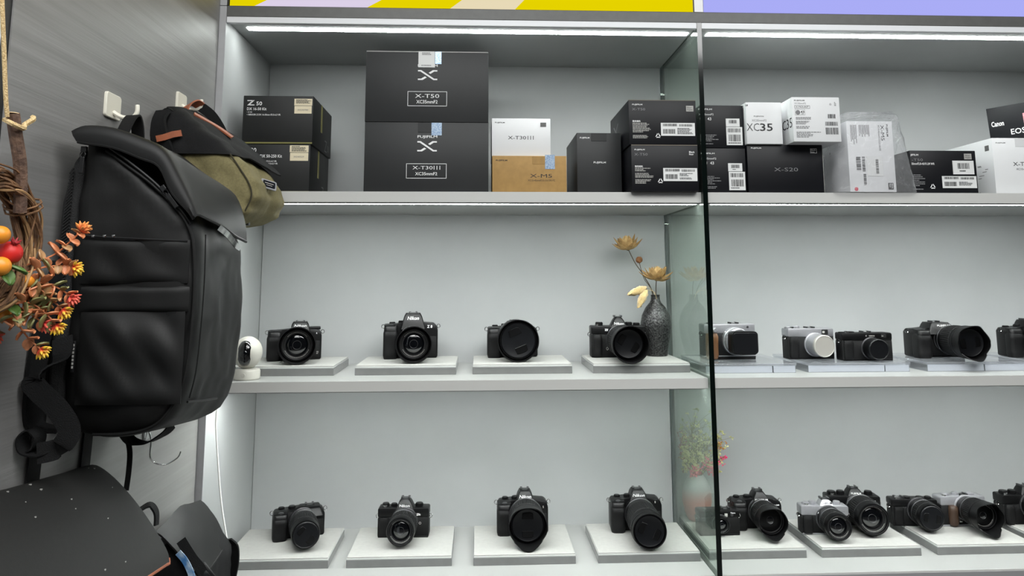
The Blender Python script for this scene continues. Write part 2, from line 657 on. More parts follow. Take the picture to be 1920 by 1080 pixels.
sg = thing('light_box_sign', 'backlit yellow sign with pale lilac and cream slanted bands', 'sign', (0.54, 0.02, 0.615))
part('sign_case', BX(.004, 1.075, .004, .05, .6142, 1.05), M_RAIL, sg, world=sg, sm=0)
k = 3.1
zl, zh = .6148, 1.05
dz = zh - zl
ln = [(.0045, .0045), (.060, .060 + dz * 1.9), (.315, .315 + dz * 2.2), (.505, .505 + dz * 1.4), (.655, .655 + dz * .9), (1.0735, 1.0735)]
ln = [(a, min(b, 1.0735 - .001 * (6 - i))) for i, (a, b) in enumerate(ln)]
part('sign_face', slanted(NB(), ln, zl, zh, .0035, (0, 1, 0, 2, 0)), None, sg, world=sg, sm=0, mats=[M_SY, M_SL, M_SC])
sg = thing('light_box_sign', 'backlit plain lavender sign above the right bay', 'sign', (1.6, 0.02, 0.615))
part('sign_case', BX(1.0965, XR, .004, .05, .6142, 1.05), M_RAIL, sg, world=sg, sm=0)
part('sign_face', slanted(NB(), [(1.0985, 1.0985), (XR - .002, XR - .002)], zl, zh, .0035, (0,)), M_SV, sg, world=sg, sm=0)


# ================================================================== cartons on the upper shelf
class Carton:
    def __init__(s, label, x0, x1, y, z, h, d, m, px, rz=0.0, rx=0.0, pivot=0.0, group=None, name='camera_box', label_cat='box'):
        s.w, s.h, s.d = x1 - x0, h, d
        s.px0, s.py0, s.px1 = px
        s.k = s.w / (s.px1 - s.px0)
        s.o = thing(name, label, label_cat, ((x0 + x1) / 2, y, z), rz=rz, rx=rx, group=group)
        s.body = part('carton', BX(-s.w / 2, s.w / 2, 0, d, 0, h, 0.0011, 2), m, s.o)

    def rc(s, a, b, c, e):
        return (-s.w / 2 + (a - s.px0) * s.k, s.h - (e - s.py0) * s.k, -s.w / 2 + (c - s.px0) * s.k, s.h - (b - s.py0) * s.k)

    def t(s, txt, a, b, c, e, m=None, bold=0.012, **kw):
        return letter(txt, s.rc(a, b, c, e), m or M_WHT, s.o, bold=bold, **kw)

    def lab(s, a, b, c, e, m=None, name='label'):
        return label_plate(s.rc(a, b, c, e), s.o, m or M_LABEL, name)

    def bar(s, a, b, c, e, seed=1, style=0, m=None):
        return barcode_label(s.rc(a, b, c, e), s.o, m, seed, style)

    def fine(s, a, b, c, e, rows, m=None, seed=1):
        return fine_print(s.rc(a, b, c, e), rows, m or M_GRP, s.o, seed=seed)

    def frame(s, a, b, c, e, t, m=None):
        x0, z0, x1, z1 = s.rc(a, b, c, e)
        t *= s.k
        return part('printed_frame', quads([(x0, z0, x1, z0 + t), (x0, z1 - t, x1, z1), (x0, z0, x0 + t, z1), (x1 - t, z0, x1, z1)], -0.0004), m or M_WHT, s.o, sm=0)

    def tab(s, a, b, c, e, m):
        x0, z0, x1, z1 = s.rc(a, b, c, e)
        return part('tuck_flap', BX(x0, x1, -0.0009, 0.001, z0, min(z1, s.h - .0005), .0004, 1), m, s.o, sm=0)

    def xlogo(s, a, b, c, e, m=None):
        x0, z0, x1, z1 = s.rc(a, b, c, e)
        out = NB()
        W, H = x1 - x0, z1 - z0
        polys = [((0, 1), (.17, 1), (.84, .14), (1, .14), (1, 0), (.80, 0), (.12, .86), (0, .86)),
                 ((0, 0), (0, .14), (.17, .14), (.36, .37), (.46, .26), (.24, 0)),
                 ((1, 1), (1, .86), (.84, .86), (.65, .62), (.55, .73), (.77, 1))]
        for p in polys:
            out.faces.new([out.verts.new((x0 + u * W, -0.0005, z0 + v * H)) for u, v in p])
        return part('logo', out, m or M_WHT, s.o, sm=0)

    def zlogo(s, a, b, c, e, face='F'):
        x0, z0, x1, z1 = s.rc(a, b, c, e)
        W, H = x1 - x0, z1 - z0
        bm = NB()
        for p in (((0, 1), (0, .84), (.62, .84), (.0, 0), (.16, 0), (.78, 1)), ((.86, 1), (1, 1), (.38, .16), (1, .16), (1, 0), (.22, 0), (.22, .08)),):
            bm.faces.new([bm.verts.new((x0 + u * W, -0.0005, z0 + v * H)) for u, v in p])
        return part('logo', bm, M_WHT, s.o, sm=0)

    def recycle(s, a, b, c, e, m=None):
        x0, z0, x1, z1 = s.rc(a, b, c, e)
        cx, cz, r = (x0 + x1) / 2, z0 + (z1 - z0) * .45, (x1 - x0) * .58
        bm = NB()
        for i in range(3):
            t0 = PI / 2 + i * 2 * PI / 3
            A = Vector((math.cos(t0), math.sin(t0)))
            B = Vector((math.cos(t0 - 2 * PI / 3), math.sin(t0 - 2 * PI / 3)))
            pts = []
            for q, rr in ((.14, 1), (.72, 1), (.72, 1.0), (.62, .58), (.14, .58)):
                P = A.lerp(B, q) * r * rr
                pts.append(P)
            ring = [pts[0], pts[1], pts[3], pts[4]]
            bm.faces.new([bm.verts.new((cx + p.x, -0.0005, cz + p.y)) for p in ring])
            H_ = A.lerp(B, .86) * r * .8
            q0, q1 = A.lerp(B, .68) * r * 1.2, A.lerp(B, .60) * r * .38
            bm.faces.new([bm.verts.new((cx + p.x, -0.0005, cz + p.y)) for p in (q0, H_, q1)])
        return part('recycling_mark', bm, m or M_WHT, s.o, sm=0)


# stacked charcoal boxes at the left end
b = Carton('charcoal camera box with cream stickers lying on another at the left end', .0320, .1909, .045, Z1 + .1125, .1125, .214, M_BOXZ, (457, 179, 588), group='black boxes at the left end of the upper shelf')
b.zlogo(464.4, 188, 477.8, 198); b.t('50', 481.3, 190.5, 492, 198); b.t('DX 16-50 Kit', 464.4, 202, 500.6, 207.4)
b.t('• Z 50', 464.4, 209.8, 474, 212.2); b.t('• NIKKOR Z DX 16-50mm f/3.5-6.3 VR', 464.4, 214.2, 527.3, 217.5)
l = b.lab(552.4, 184.6, 586, 197.6, M_CREAM); fine_print(b.rc(556, 186, 584, 196.5), 5, M_DGP, l, -.0012, 3)
l = b.lab(553, 198.5, 585.3, 213.3, M_CREAM); letter('20230780', b.rc(559, 205, 579, 207.6), M_GRP, l, y=-.0012)
part('tape_strip', BX(b.w / 2 - .0003, b.w / 2 + .0006, .088, .102, .045, b.h - .001), M_OLT, b.o, sm=0)
part('tape_edge', BX(-b.w / 2 + .001, b.w / 2, -.0006, .001, .0006, .004), M_OLT, b.o, sm=0)
letter('Z', (.135, .006, .160, .034), M_GRP, b.o, face='R', at=b.w / 2 + .0006, bold=-.01)
letter('50', (.166, .010, .186, .026), M_GRP, b.o, face='R', at=b.w / 2 + .0006, bold=-.01)

b = Carton('charcoal camera box with cream stickers half hidden by the olive bag', .0245, .1874, .045, Z1, .1115, .208, M_BOXZ, (449, 271, 582), group='black boxes at the left end of the upper shelf')
b.zlogo(459, 276, 469, 285.5); b.t('30', 472.7, 278, 483, 286.5); b.t('DX 16-50', 456, 290.4, 481, 296.3); b.t('+ DX 50-250 Kit', 484.5, 290.4, 530.5, 296.3)
b.t('• NIKKOR Z DX 16-50mm f/3.5-6.3 VR', 456, 301.5, 521, 304.5); b.t('• NIKKOR Z DX 50-250mm f/4.5-6.3 VR', 456, 306, 523, 309)
l = b.lab(544.4, 273, 579, 286, M_CREAM); fine_print(b.rc(548, 274.5, 577, 285), 5, M_DGP, l, -.0012, 4)
l = b.lab(545.3, 287, 578.8, 302, M_CREAM); letter('30240529', b.rc(552, 293, 571, 296), M_GRP, l, y=-.0012)
part('tape_strip', BX(b.w / 2 - .0003, b.w / 2 + .0006, .083, .097, .045, b.h - .001), M_OLT, b.o, sm=0)
part('tape_edge', BX(-b.w / 2 + .001, b.w / 2, -.0006, .001, .0006, .004), M_OLT, b.o, sm=0)
letter('Z', (.130, .0, .155, .030), M_GRP, b.o, face='R', at=b.w / 2 + .0006, bold=-.01)

# the two big kit boxes
b = Carton('large dark kit box, upper of the two biggest boxes, torn white seal on top edge', .3102, .5947, .040, Z1 + .1645, .168, .20, M_BOXB, (687, 96, 916), group='large kit boxes')
b.t('FUJIFILM', 783.5, 120.6, 820.5, 126.8, bold=.015)
l = b.lab(784.4, 95.7, 815.5, 126.5, M_LABEL, 'seal'); fine_print(b.rc(791, 98, 809, 104), 2, M_GRP, l, -.0012, 5); fine_print(b.rc(790, 122, 810, 125), 1, M_GRP, l, -.0012, 6)
b.lab(815, 95.9, 827.4, 120, M_HOLO, 'holographic_seal'); b.xlogo(783.8, 131.8, 820, 151)
b.frame(765.2, 172.7, 838.4, 200.9, .9, M_WHT); b.t('X-T50', 779, 177.8, 824, 185.2, bold=.0); b.t('XC35mmF2', 781.5, 189.3, 821, 195.9)
part('lid_edge', BX(-b.w / 2 + .0006, b.w / 2 - .0006, -.0007, .003, b.h - .0016, b.h + .0004), M_GLAB, b.o, sm=0)
b = Carton('large dark kit box with framed model name standing on the shelf board', .3110, .5949, .040, Z1, .1640, .20, M_BOXB, (685, 229, 916), group='large kit boxes')
b.lab(809, 229.8, 828.3, 254, M_HOLO, 'holographic_seal'); b.tab(784, 229.5, 809, 248.5, M_BOXB)
b.t('FUJIFILM', 783.2, 254, 820, 260.2, bold=.015); b.xlogo(783, 265, 819.4, 284.5); b.frame(763, 307.3, 837.8, 335.4, .9)
b.t('X-T30', 774.7, 312, 812, 318.5, bold=.0); b.t('III', 814, 311.6, 826, 318.8, bold=-.02); b.t('XC35mmF2', 779.7, 323.6, 820.6, 329.5)

b = Carton('small white camera box lying on the brown kraft box', .6027, .7409, .060, Z1 + .0885, .0905, .12, M_BOXW, (922, 220, 1032))
b.t('FUJIFILM', 928, 226.9, 946.3, 229.9, M_DGP, .02); b.lab(1013, 227.7, 1023.8, 235.8, mat('dark_grey_label', (95, 95, 94), .5))
b.t('X-T30', 952.3, 253.4, 986, 260, M_DGP, .0); b.t('III', 989, 253, 1000.2, 260.2, M_DGP, -.02)
b = Carton('brown kraft cardboard box under the small white box', .6038, .7764, .050, Z1, .0885, .14, M_BOXK, (923, 292, 1062))
b.t('FUJIFILM', 929.8, 299.5, 951, 303, M_DGP, .02); b.t('X-M5', 993.4, 326.5, 1034.6, 333.3, M_DGP, .0)
b.t('XC15-45mmF3.5-5.6 OIS PZ', 989.4, 336.6, 1040.3, 340, M_DGP, .0); b.tab(998, 292.2, 1022, 308, M_BOXK); b.lab(1021.6, 290, 1040, 317, M_HOLO, 'holographic_seal')
b = Carton('tall plain black box with a tuck flap beside the kraft box', .8037, .9093, .070, Z1, .1476, .20, M_BOXB, (1081, 249, 1164))
b.t('FUJIFILM', 1086.9, 257, 1105, 260.5, bold=.015); b.t('FUJIFILM', 1112, 303, 1134.8, 307.3, bold=.015); b.tab(1108, 249.3, 1137, 264.8, M_BOXB)


def xt(lbl, x0, x1, z, h, TL, dx, dy, tag, silver, seed, d=.23):
    b = Carton(lbl, x0, x1, -.005, z, h, d, M_BOXN, TL, group='black boxes stacked by the glass divider')
    q = lambda a, c, e, f: (a + dx, c + dy, e + dx, f + dy)
    b.t('FUJIFILM', *q(1184.9, 194.4, 1204, 197.6), bold=.015)
    b.t('X-T50', *q(1184.4, 202.2, 1209, 206.8), M_GRP, .0)
    if silver:
        l = b.lab(*tag, M_GLAB)
        a, c, e, f = tag
        letter('Silver', b.rc(a + 1.5, c + 2, e - 3, c + 5), M_DGP, l, y=-.0012); letter('Argent', b.rc(a + 1.5, c + 6, e - 2, c + 9.4), M_DGP, l, y=-.0012)
    else:
        a, c, e, f = tag
        b.t('Black', a + .5, c + 1, e - 1, c + 4.4, bold=.015); b.t('Noir', a + .5, c + 5.4, e - 3, c + 8.6, bold=.015)
    b.t('数码相机', *q(1184.9, 225.3, 1199.8, 228.8), bold=.02)
    b.fine(*q(1184.9, 230, 1219.5, 249), 8, M_GLAB, seed); b.fine(*q(1184.9, 251, 1217, 260), 4, M_GLAB, seed + 3)
    b.recycle(*q(1225.8, 248, 1237.7, 259.5))
    b.bar(*q(1237.4, 230, 1300.8, 254.2), seed)
    part('lid_edge', BX(-b.w / 2 + .0006, b.w / 2 - .0006, -.0006, .002, b.h - .0012, b.h + .0003), mat('worn_card_edge', (120, 112, 100), .7), b.o, sm=0)
    letter('X', (-.19, .04, -.12, .075), M_GRP, b.o, face='L', at=-b.w / 2 - .0005, bold=-.01)
    return b


xt('black camera box with grey colour tag, upper of two against the glass divider', .9134, 1.0690, Z1 + .1065, .1035, (1178, 187, 1304), 0, 0, (1285.6, 197.4, 1299.2, 208.2), True, 11)
xt('black camera box with white colour name printed, lower of two against the glass divider', .9170, 1.0700, Z1, .1058, (1182, 272, 1307), 3.5, 85.3, (1290, 282.4, 1301.9, 291.9), False, 21)


def lensbox(lbl, x0, x1, y, z, h, TL, dx, dy, seed, l1, l2):
    b = Carton(lbl, x0, x1, y, z, h, .11, M_BOXN, TL, group='black lens boxes right of the glass', name='lens_box')
    q = lambda a, c, e, f: (a + dx, c + dy, e + dx, f + dy)
    b.t('FUJIFILM', *q(1304.8, 203.3, 1330.4, 207), bold=.015); b.t('XC35mmF2', *q(1304.8, 212.6, 1333, 216.2), bold=.0)
    b.t('43', *q(1321.3, 220, 1328.4, 225.5)); b.fine(*q(1306.5, 247, 1343.6, 271.4), 9, M_GRP, seed)
    x0, z0, x1, z1 = b.rc(*q(1307, 218, 1316, 227))
    part('printed_globe', lathe(NB(), [(.0001, .0006), ((x1 - x0) / 2, .0006), ((x1 - x0) / 2, .0002)], 'y', ((x0 + x1) / 2, 0, (z0 + z1) / 2), 20), M_GLAB, b.o)
    b.bar(*l1, seed, 2); b.bar(*l2, seed + 5, 1)


lensbox('black lens box with two white barcode stickers, upper one behind the glass edge', 1.0935, 1.1977, .045, Z1 + .1085, .1025, (1311.6, 197, 1393), 4, 0, 31, (1359.4, 222, 1385, 237), (1359.4, 237.8, 1389.4, 271.7))
lensbox('black lens box with two white barcode stickers, lower one behind the glass edge', 1.0935, 1.1980, .045, Z1, .1078, (1314.7, 278, 1397), 9, 83, 41, (1363.6, 306, 1390, 321), (1364.3, 321.8, 1394.6, 356))

b = Carton('black camera box with thin grey model name under the white lens boxes', 1.2005, 1.3807, .040, Z1, .1162, .15, M_BOXN, (1400, 271, 1541))
b.t('FUJIFILM', 1407.6, 276.4, 1426.5, 279.3, bold=.015); b.frame(1518.3, 278, 1530.4, 286.5, .6); b.t('Black', 1519.5, 279.3, 1528.5, 282, bold=.015); b.t('Noir', 1519.5, 283.2, 1526.6, 285.6, bold=.015)
b.t('X-S20', 1449, 313.7, 1493.4, 320.5, M_GRP, -.004)
part('side_edge', BX(b.w / 2 - .0002, b.w / 2 + .0006, .0, .003, .002, b.h - .002), M_GLAB, b.o, sm=0)
b = Carton('white lens box showing large thin lettering, next to the black lens boxes', 1.199, 1.2845, .032, Z1 + .1163, .0995, .115, M_BOXW, (1397.5, 195, 1464), name='lens_box')
b.t('ILM', 1396.6, 199, 1401.4, 202.5, M_DGP, .02)
b.t('FUJINON', 1412, 220, 1430, 223, M_DGP, .01); b.t('XC35mmF2', 1407.8, 226.8, 1435, 230.7, M_GRP, .0); b.t('XC', 1397.8, 234.3, 1421, 248.5, M_DGP, -.01); b.t('35', 1422.5, 234.3, 1446, 248.5, M_DGP, .012)
b = Carton('white lens box with barcodes on its end, overhanging the black box below', 1.2965, 1.4085, .000, Z1 + .1163, .1050, .11, M_BOXW, (1484, 182, 1573), name='lens_box')
b.t('FUJIFILM', 1488, 187.3, 1507.6, 190, M_DGP, .02); b.t('XC35mmF2', 1488.3, 192.4, 1510, 195.5, M_GRP, .0); b.frame(1488.3, 197.8, 1517, 203.5, .5, M_DGP); b.t('X MOUNT', 1490.5, 199.2, 1514.5, 202, M_DGP, .0)
b.frame(1488.8, 205.4, 1507.4, 216, .4, M_GRP); b.t('43', 1499.2, 207.7, 1506, 212, M_DGP, .02); b.t('mm', 1500.5, 213, 1505, 214.4, M_DGP, .02)
x0, z0, x1, z1 = b.rc(1489.7, 207, 1498.3, 214.7)
part('printed_globe', lathe(NB(), [(.0001, .0006), ((x1 - x0) / 2, .0006), ((x1 - x0) / 2, .0002)], 'y', ((x0 + x1) / 2, 0, (z0 + z1) / 2), 20), M_GRP, b.o)
b.recycle(1553, 192, 1558.5, 198, M_GRP); b.fine(1563, 191, 1567, 199, 3, M_GRP, 4)
b.fine(1489.5, 219.6, 1521, 234, 8, M_GRP, 6); b.fine(1489.5, 236.5, 1538, 242, 2, M_GRP, 7); b.fine(1489.5, 247, 1536, 258.5, 5, M_GRP, 8)
bars(b.rc(1549.6, 213.8, 1564, 221.7), b.o, y=-.0005, seed=3, n=18); bars(b.rc(1544.4, 228, 1568, 235.4), b.o, y=-.0005, seed=4, n=22); bars(b.rc(1544.4, 239, 1568, 251.7), b.o, y=-.0005, seed=5, n=22)
letter('XC35', (-.085, .035, -.004, .058), M_DGP, b.o, face='L', at=-b.w / 2 - .0005, bold=.0)

# upright white box in a plastic bag
b = Carton('white camera box standing upright inside a clear plastic bag', 1.4279, 1.5375, .012, Z1 + .0012, .1668, .13, M_BOXW, (1587, 227, 1673))
b.t('FUJIFILM', 1660, 233, 1664.4, 255.5, M_DGP, .02, rot=-90); b.t('X-M5', 1650.5, 234, 1657, 263, M_DGP, .0, rot=-90); b.t('XC15-45mmF3.5-5.6 OIS PZ', 1645.5, 234, 1648.6, 282, M_DGP, .0, rot=-90)
for i, (a, c, e, f, n) in enumerate(((1594, 234, 1606, 276, 5), (1610, 234, 1630, 262, 8))):
    x0, z0, x1, z1 = b.rc(a, c, e, f)
    rs = []
    st = (x1 - x0) / n
    for kk in range(n):
        rs.append((x0 + kk * st, z1 - (z1 - z0) * rnd.uniform(.6, 1), x0 + kk * st + st * .5, z1))
    part('fine_print', quads(rs, -.0004), M_GRP, b.o, sm=0)
bars(b.rc(1601, 294, 1609.5, 318), b.o, y=-.0005, seed=3, n=20, vertical=True); bars(b.rc(1612, 293.7, 1617.5, 320), b.o, y=-.0005, seed=8, n=26, vertical=True); bars(b.rc(1613, 325, 1618, 345), b.o, y=-.0005, seed=9, n=20, vertical=True)
l = b.lab(1620.4, 292, 1650, 328.6, M_LABEL); bars(b.rc(1637, 297.4, 1642, 324), l, seed=12, n=26, vertical=True)
l = b.lab(1658, 341, 1667.3, 353, M_DGP); letter('Black', b.rc(1663.4, 342.5, 1666, 351.5), M_WHT, l, y=-.0012, bold=.015, rot=-90); letter('Noir', b.rc(1659.5, 342.5, 1662.2, 349.5), M_WHT, l, y=-.0012, bold=.015, rot=-90)
x0, z0, x1, z1 = b.rc(1592, 352, 1599, 359)
part('red_dot_sticker', lathe(NB(), [(.0001, .0008), (.0044, .0008), (.0044, .0001)], 'y', (x0 + .008, 0, z0 + .0085), 20), mat('red_sticker', (196, 52, 74), .5), b.o)
M_FILM = clear('plastic_film', (0.93, 0.93, 0.94), 1.35, 0.12, 0.10, (0.8, 0.8, 0.82), bump=0.9, bscale=45)
fb = NB()
ring = []
g = random.Random(5)
for i in range(11):
    z = .0004 + .1835 * i / 10
    t = i / 10
    pts = rrect(1.386 if z < .105 else 1.4145, 1.585 - .035 * t, -.004, .150, .02, 4)
    ring.append([(x + g.uniform(-.002, .003), max(-.0055, y + g.uniform(-.002, .003)), Z1 + z + (g.uniform(-.003, .003) if i else 0)) for x, y in pts])
ring.append([(1.484 + (x - 1.484) * .75, .07 + (y - .07) * .7, Z1 + .188 + g.uniform(-.002, .003)) for x, y, z in ring[-1]])
loft(fb, ring)
fo = solo('plastic_bag', fb, M_FILM, 'clear crinkled plastic bag wrapped round the upright white box', 'bag', sm=60)

b = Carton('black camera box with white stickers lying right of the plastic bag', 1.5915, 1.7516, .040, Z1, .1042, .13, M_BOXN, (1705, 282, 1828))
b.t('JIFILM', 1706, 288.5, 1720.7, 292.7, bold=.015); b.t('-T50', 1708, 297, 1728.5, 301.5, M_GRP, .0); b.t('50mmF2.8-4.8 R LM WR', 1707, 304.3, 1749.8, 308.5)
l = b.lab(1806.3, 287.5, 1820, 298, M_GLAB); letter('Silver', b.rc(1808, 289.5, 1817, 292.5), M_DGP, l, y=-.0012); letter('Argent', b.rc(1808, 293.5, 1818, 296.8), M_DGP, l, y=-.0012)
b.bar(1783.4, 300.5, 1823, 325.6, 51, 2); b.bar(1761.7, 328.9, 1825.7, 350.8, 55, 0); b.recycle(1737.5, 342, 1749.5, 353.5); b.fine(1707, 326.3, 1731, 355.3, 9, M_GRP, 9)

b = Carton('big white camera box at the right end below the tilted black box', 1.8022, 2.0180, .050, Z1, .1375, .22, M_BOXW, (1859, 259, 2021.5))
b.t('FUJIFILM', 1865.7, 267, 1883.6, 269.5, M_DGP, .01); b.t('X-T30', 1894.9, 303, 1928, 310, M_DGP, .0); b.t('III', 1931, 302.6, 1944, 310.2, M_DGP, -.02)
b.t('XC13-33mmF3.5-6.3 OIS', 1899.6, 314, 1955, 317.4, M_DGP, .0); b.tab(1901, 259.3, 1950, 275, M_BOXW)
part('label', BX(-b.w / 2 - .0006, -b.w / 2 + .0004, .012, .026, .109, .122), mat('dark_grey_label', (95, 95, 94), .5), b.o, sm=0)
rs = NB()
g = random.Random(3)
for kk in range(16):
    yy = g.uniform(.02, .13)
    zz = g.uniform(.008, .075)
    bx(rs, -b.w / 2 - .0004, -b.w / 2, yy, yy + g.uniform(.006, .02), zz, zz + .0016)
part('fine_print', rs, M_GRP, b.o, sm=0)
b = Carton('black camera box standing askew on the big white box', 1.8165, 1.9965, .040, Z1 + .1382, .098, .09, M_BOXN, (1857, 203, 1990), rz=R(-46))
b.o.location = (1.9450, .098, Z1 + .1378 + .0050 + Z0)
b.o.rotation_euler[1] = R(-3)
b.t('Canon', 1862, 230, 1882, 240, bold=.02); b.t('EOS R', 1891, 249, 1926, 259.5, bold=.01)
b.lab(1913, 223, 1935, 252, mat('pink_hatched_label', (230, 190, 196), .5, rgb2=(214, 120, 132), vscale=400, stretch=(1, 1, 1)), 'sale_sticker')

# ================================================================== display stands
ZT = .022


def stand(label, x0, x1, y, z, group, d=.20):
    o = thing('display_stand', label, 'stand', ((x0 + x1) / 2, y + d / 2, z), group=group)
    w = (x1 - x0) / 2
    part('base_block', BX(-w, w, -d / 2, d / 2, 0, .0165, .0008), M_ACRG, o, sm=0)
    part('acrylic_sheet', BX(-w + .0005, w - .0005, -d / 2 + .0005, d / 2 - .0005, .0165, .0195, .0005), M_ACRE, o, sm=0)
    part('felt_pad', BX(-w + .0012, w - .0012, -d / 2 + .002, d / 2 - .002, .0195, ZT, .0006), M_PAD, o, sm=0)


GM, GB, GR = 'white topped stands on the middle shelf', 'white topped stands on the lower shelf, left bay', 'white topped stands on the lower shelf, right bay'
stand('white topped display stand beside the round white security camera', .013, .243, .107, Z2, GM)
stand('white topped display stand, second from left on the middle shelf', .291, .522, .107, Z2, GM)
stand('white topped display stand, third from left on the middle shelf', .560, .791, .110, Z2, GM)
stand('white topped display stand on the middle shelf carrying the dark vase', .840, 1.0685, .110, Z2, GM)
stand('white topped display stand at the left end of the lower shelf', .015, .246, .093, Z3, GB)
stand('white topped display stand, second from left on the lower shelf', .285, .516, .092, Z3, GB)
stand('white topped display stand, third from left on the lower shelf', .564, .791, .090, Z3, GB)
stand('white topped display stand on the lower shelf just left of the glass', .841, 1.0715, .090, Z3, GB)
stand('white topped display stand behind the glass divider holding the pink vase', 1.0935, 1.317, .097, Z3, GR, d=.250)
stand('white topped display stand under the silver camera on the lower shelf', 1.352, 1.583, .096, Z3, GR)
stand('white topped display stand under the camera with a walnut grip', 1.6226, 1.853, .098, Z3, GR)
stand('white topped display stand cut off by the right edge of the photo', 1.885, 2.12, .098, Z3, GR)


def riser(label, x0, x1, y, z, seam, d=.21):
    o = thing('acrylic_riser', label, 'stand', ((x0 + x1) / 2, y + d / 2, z), group='clear acrylic risers on the middle shelf')
    w = (x1 - x0) / 2
    part('riser_top', BX(-w, w, -d / 2, d / 2, .0162, ZT, .001), M_ACR, o, sm=0)
    part('riser_block', BX(-w + .001, seam - .0014, -d / 2 + .002, d / 2 - .002, 0, .0160, .0006), M_ACR, o, sm=0)
    part('riser_block', BX(seam + .0014, w - .001, -d / 2 + .002, d / 2 - .002, 0, .0160, .0006), M_ACR, o, sm=0)
    part('price_strip', BX(-w + .002, seam - .0014, -d / 2 + .003, -d / 2 + .004, 0.001, .0158), mat('frosted_strip', (206, 210, 216), .4), o, sm=0)
    part('price_strip', BX(seam + .0014, w - .002, -d / 2 + .003, -d / 2 + .004, 0.001, .0158), mat('frosted_strip', (206, 210, 216), .4), o, sm=0)


riser('clear acrylic riser under the camera with a tan wooden grip', 1.097, 1.311, .085, Z2, .052)
riser('clear acrylic riser carrying two compact cameras side by side', 1.339, 1.583, .086, Z2, .062)
riser('clear acrylic riser under the big black petal hood camera', 1.624, 1.862, .086, Z2, .020)
riser('clear acrylic riser cut off by the right edge of the photo', 1.886, 2.10, .086, Z2, .03)


# ================================================================== cameras
def ring_pts(cx, cz, r, y, n=16):
    return [(cx + r * math.cos(2 * PI * k / n), y, cz + r * math.sin(2 * PI * k / n)) for k in range(n)]


def dial(o, name, x, y, z, r, h, m, knurl=.0006, tilt=0):
    bm = NB()
    lathe(bm, [(r, 0), (r, h * .8)], 'z', (x, y, z), 40, star=knurl)
    lathe(bm, [(r * .9, h * .78), (r * .86, h), (r * .3, h * 1.02)], 'z', (x, y, z), 28)
    return part(name, bm, m, o)


def lug(o, x, y, z, s, m):
    bm = tube(NB(), [(x + .0035 * s + .004 * math.cos(t), y, z + .004 * math.sin(t) * 1.2) for t in [2 * PI * k / 12 for k in range(12)]], .0009, 6, closed=True)
    return part('strap_lug', bm, m, o)


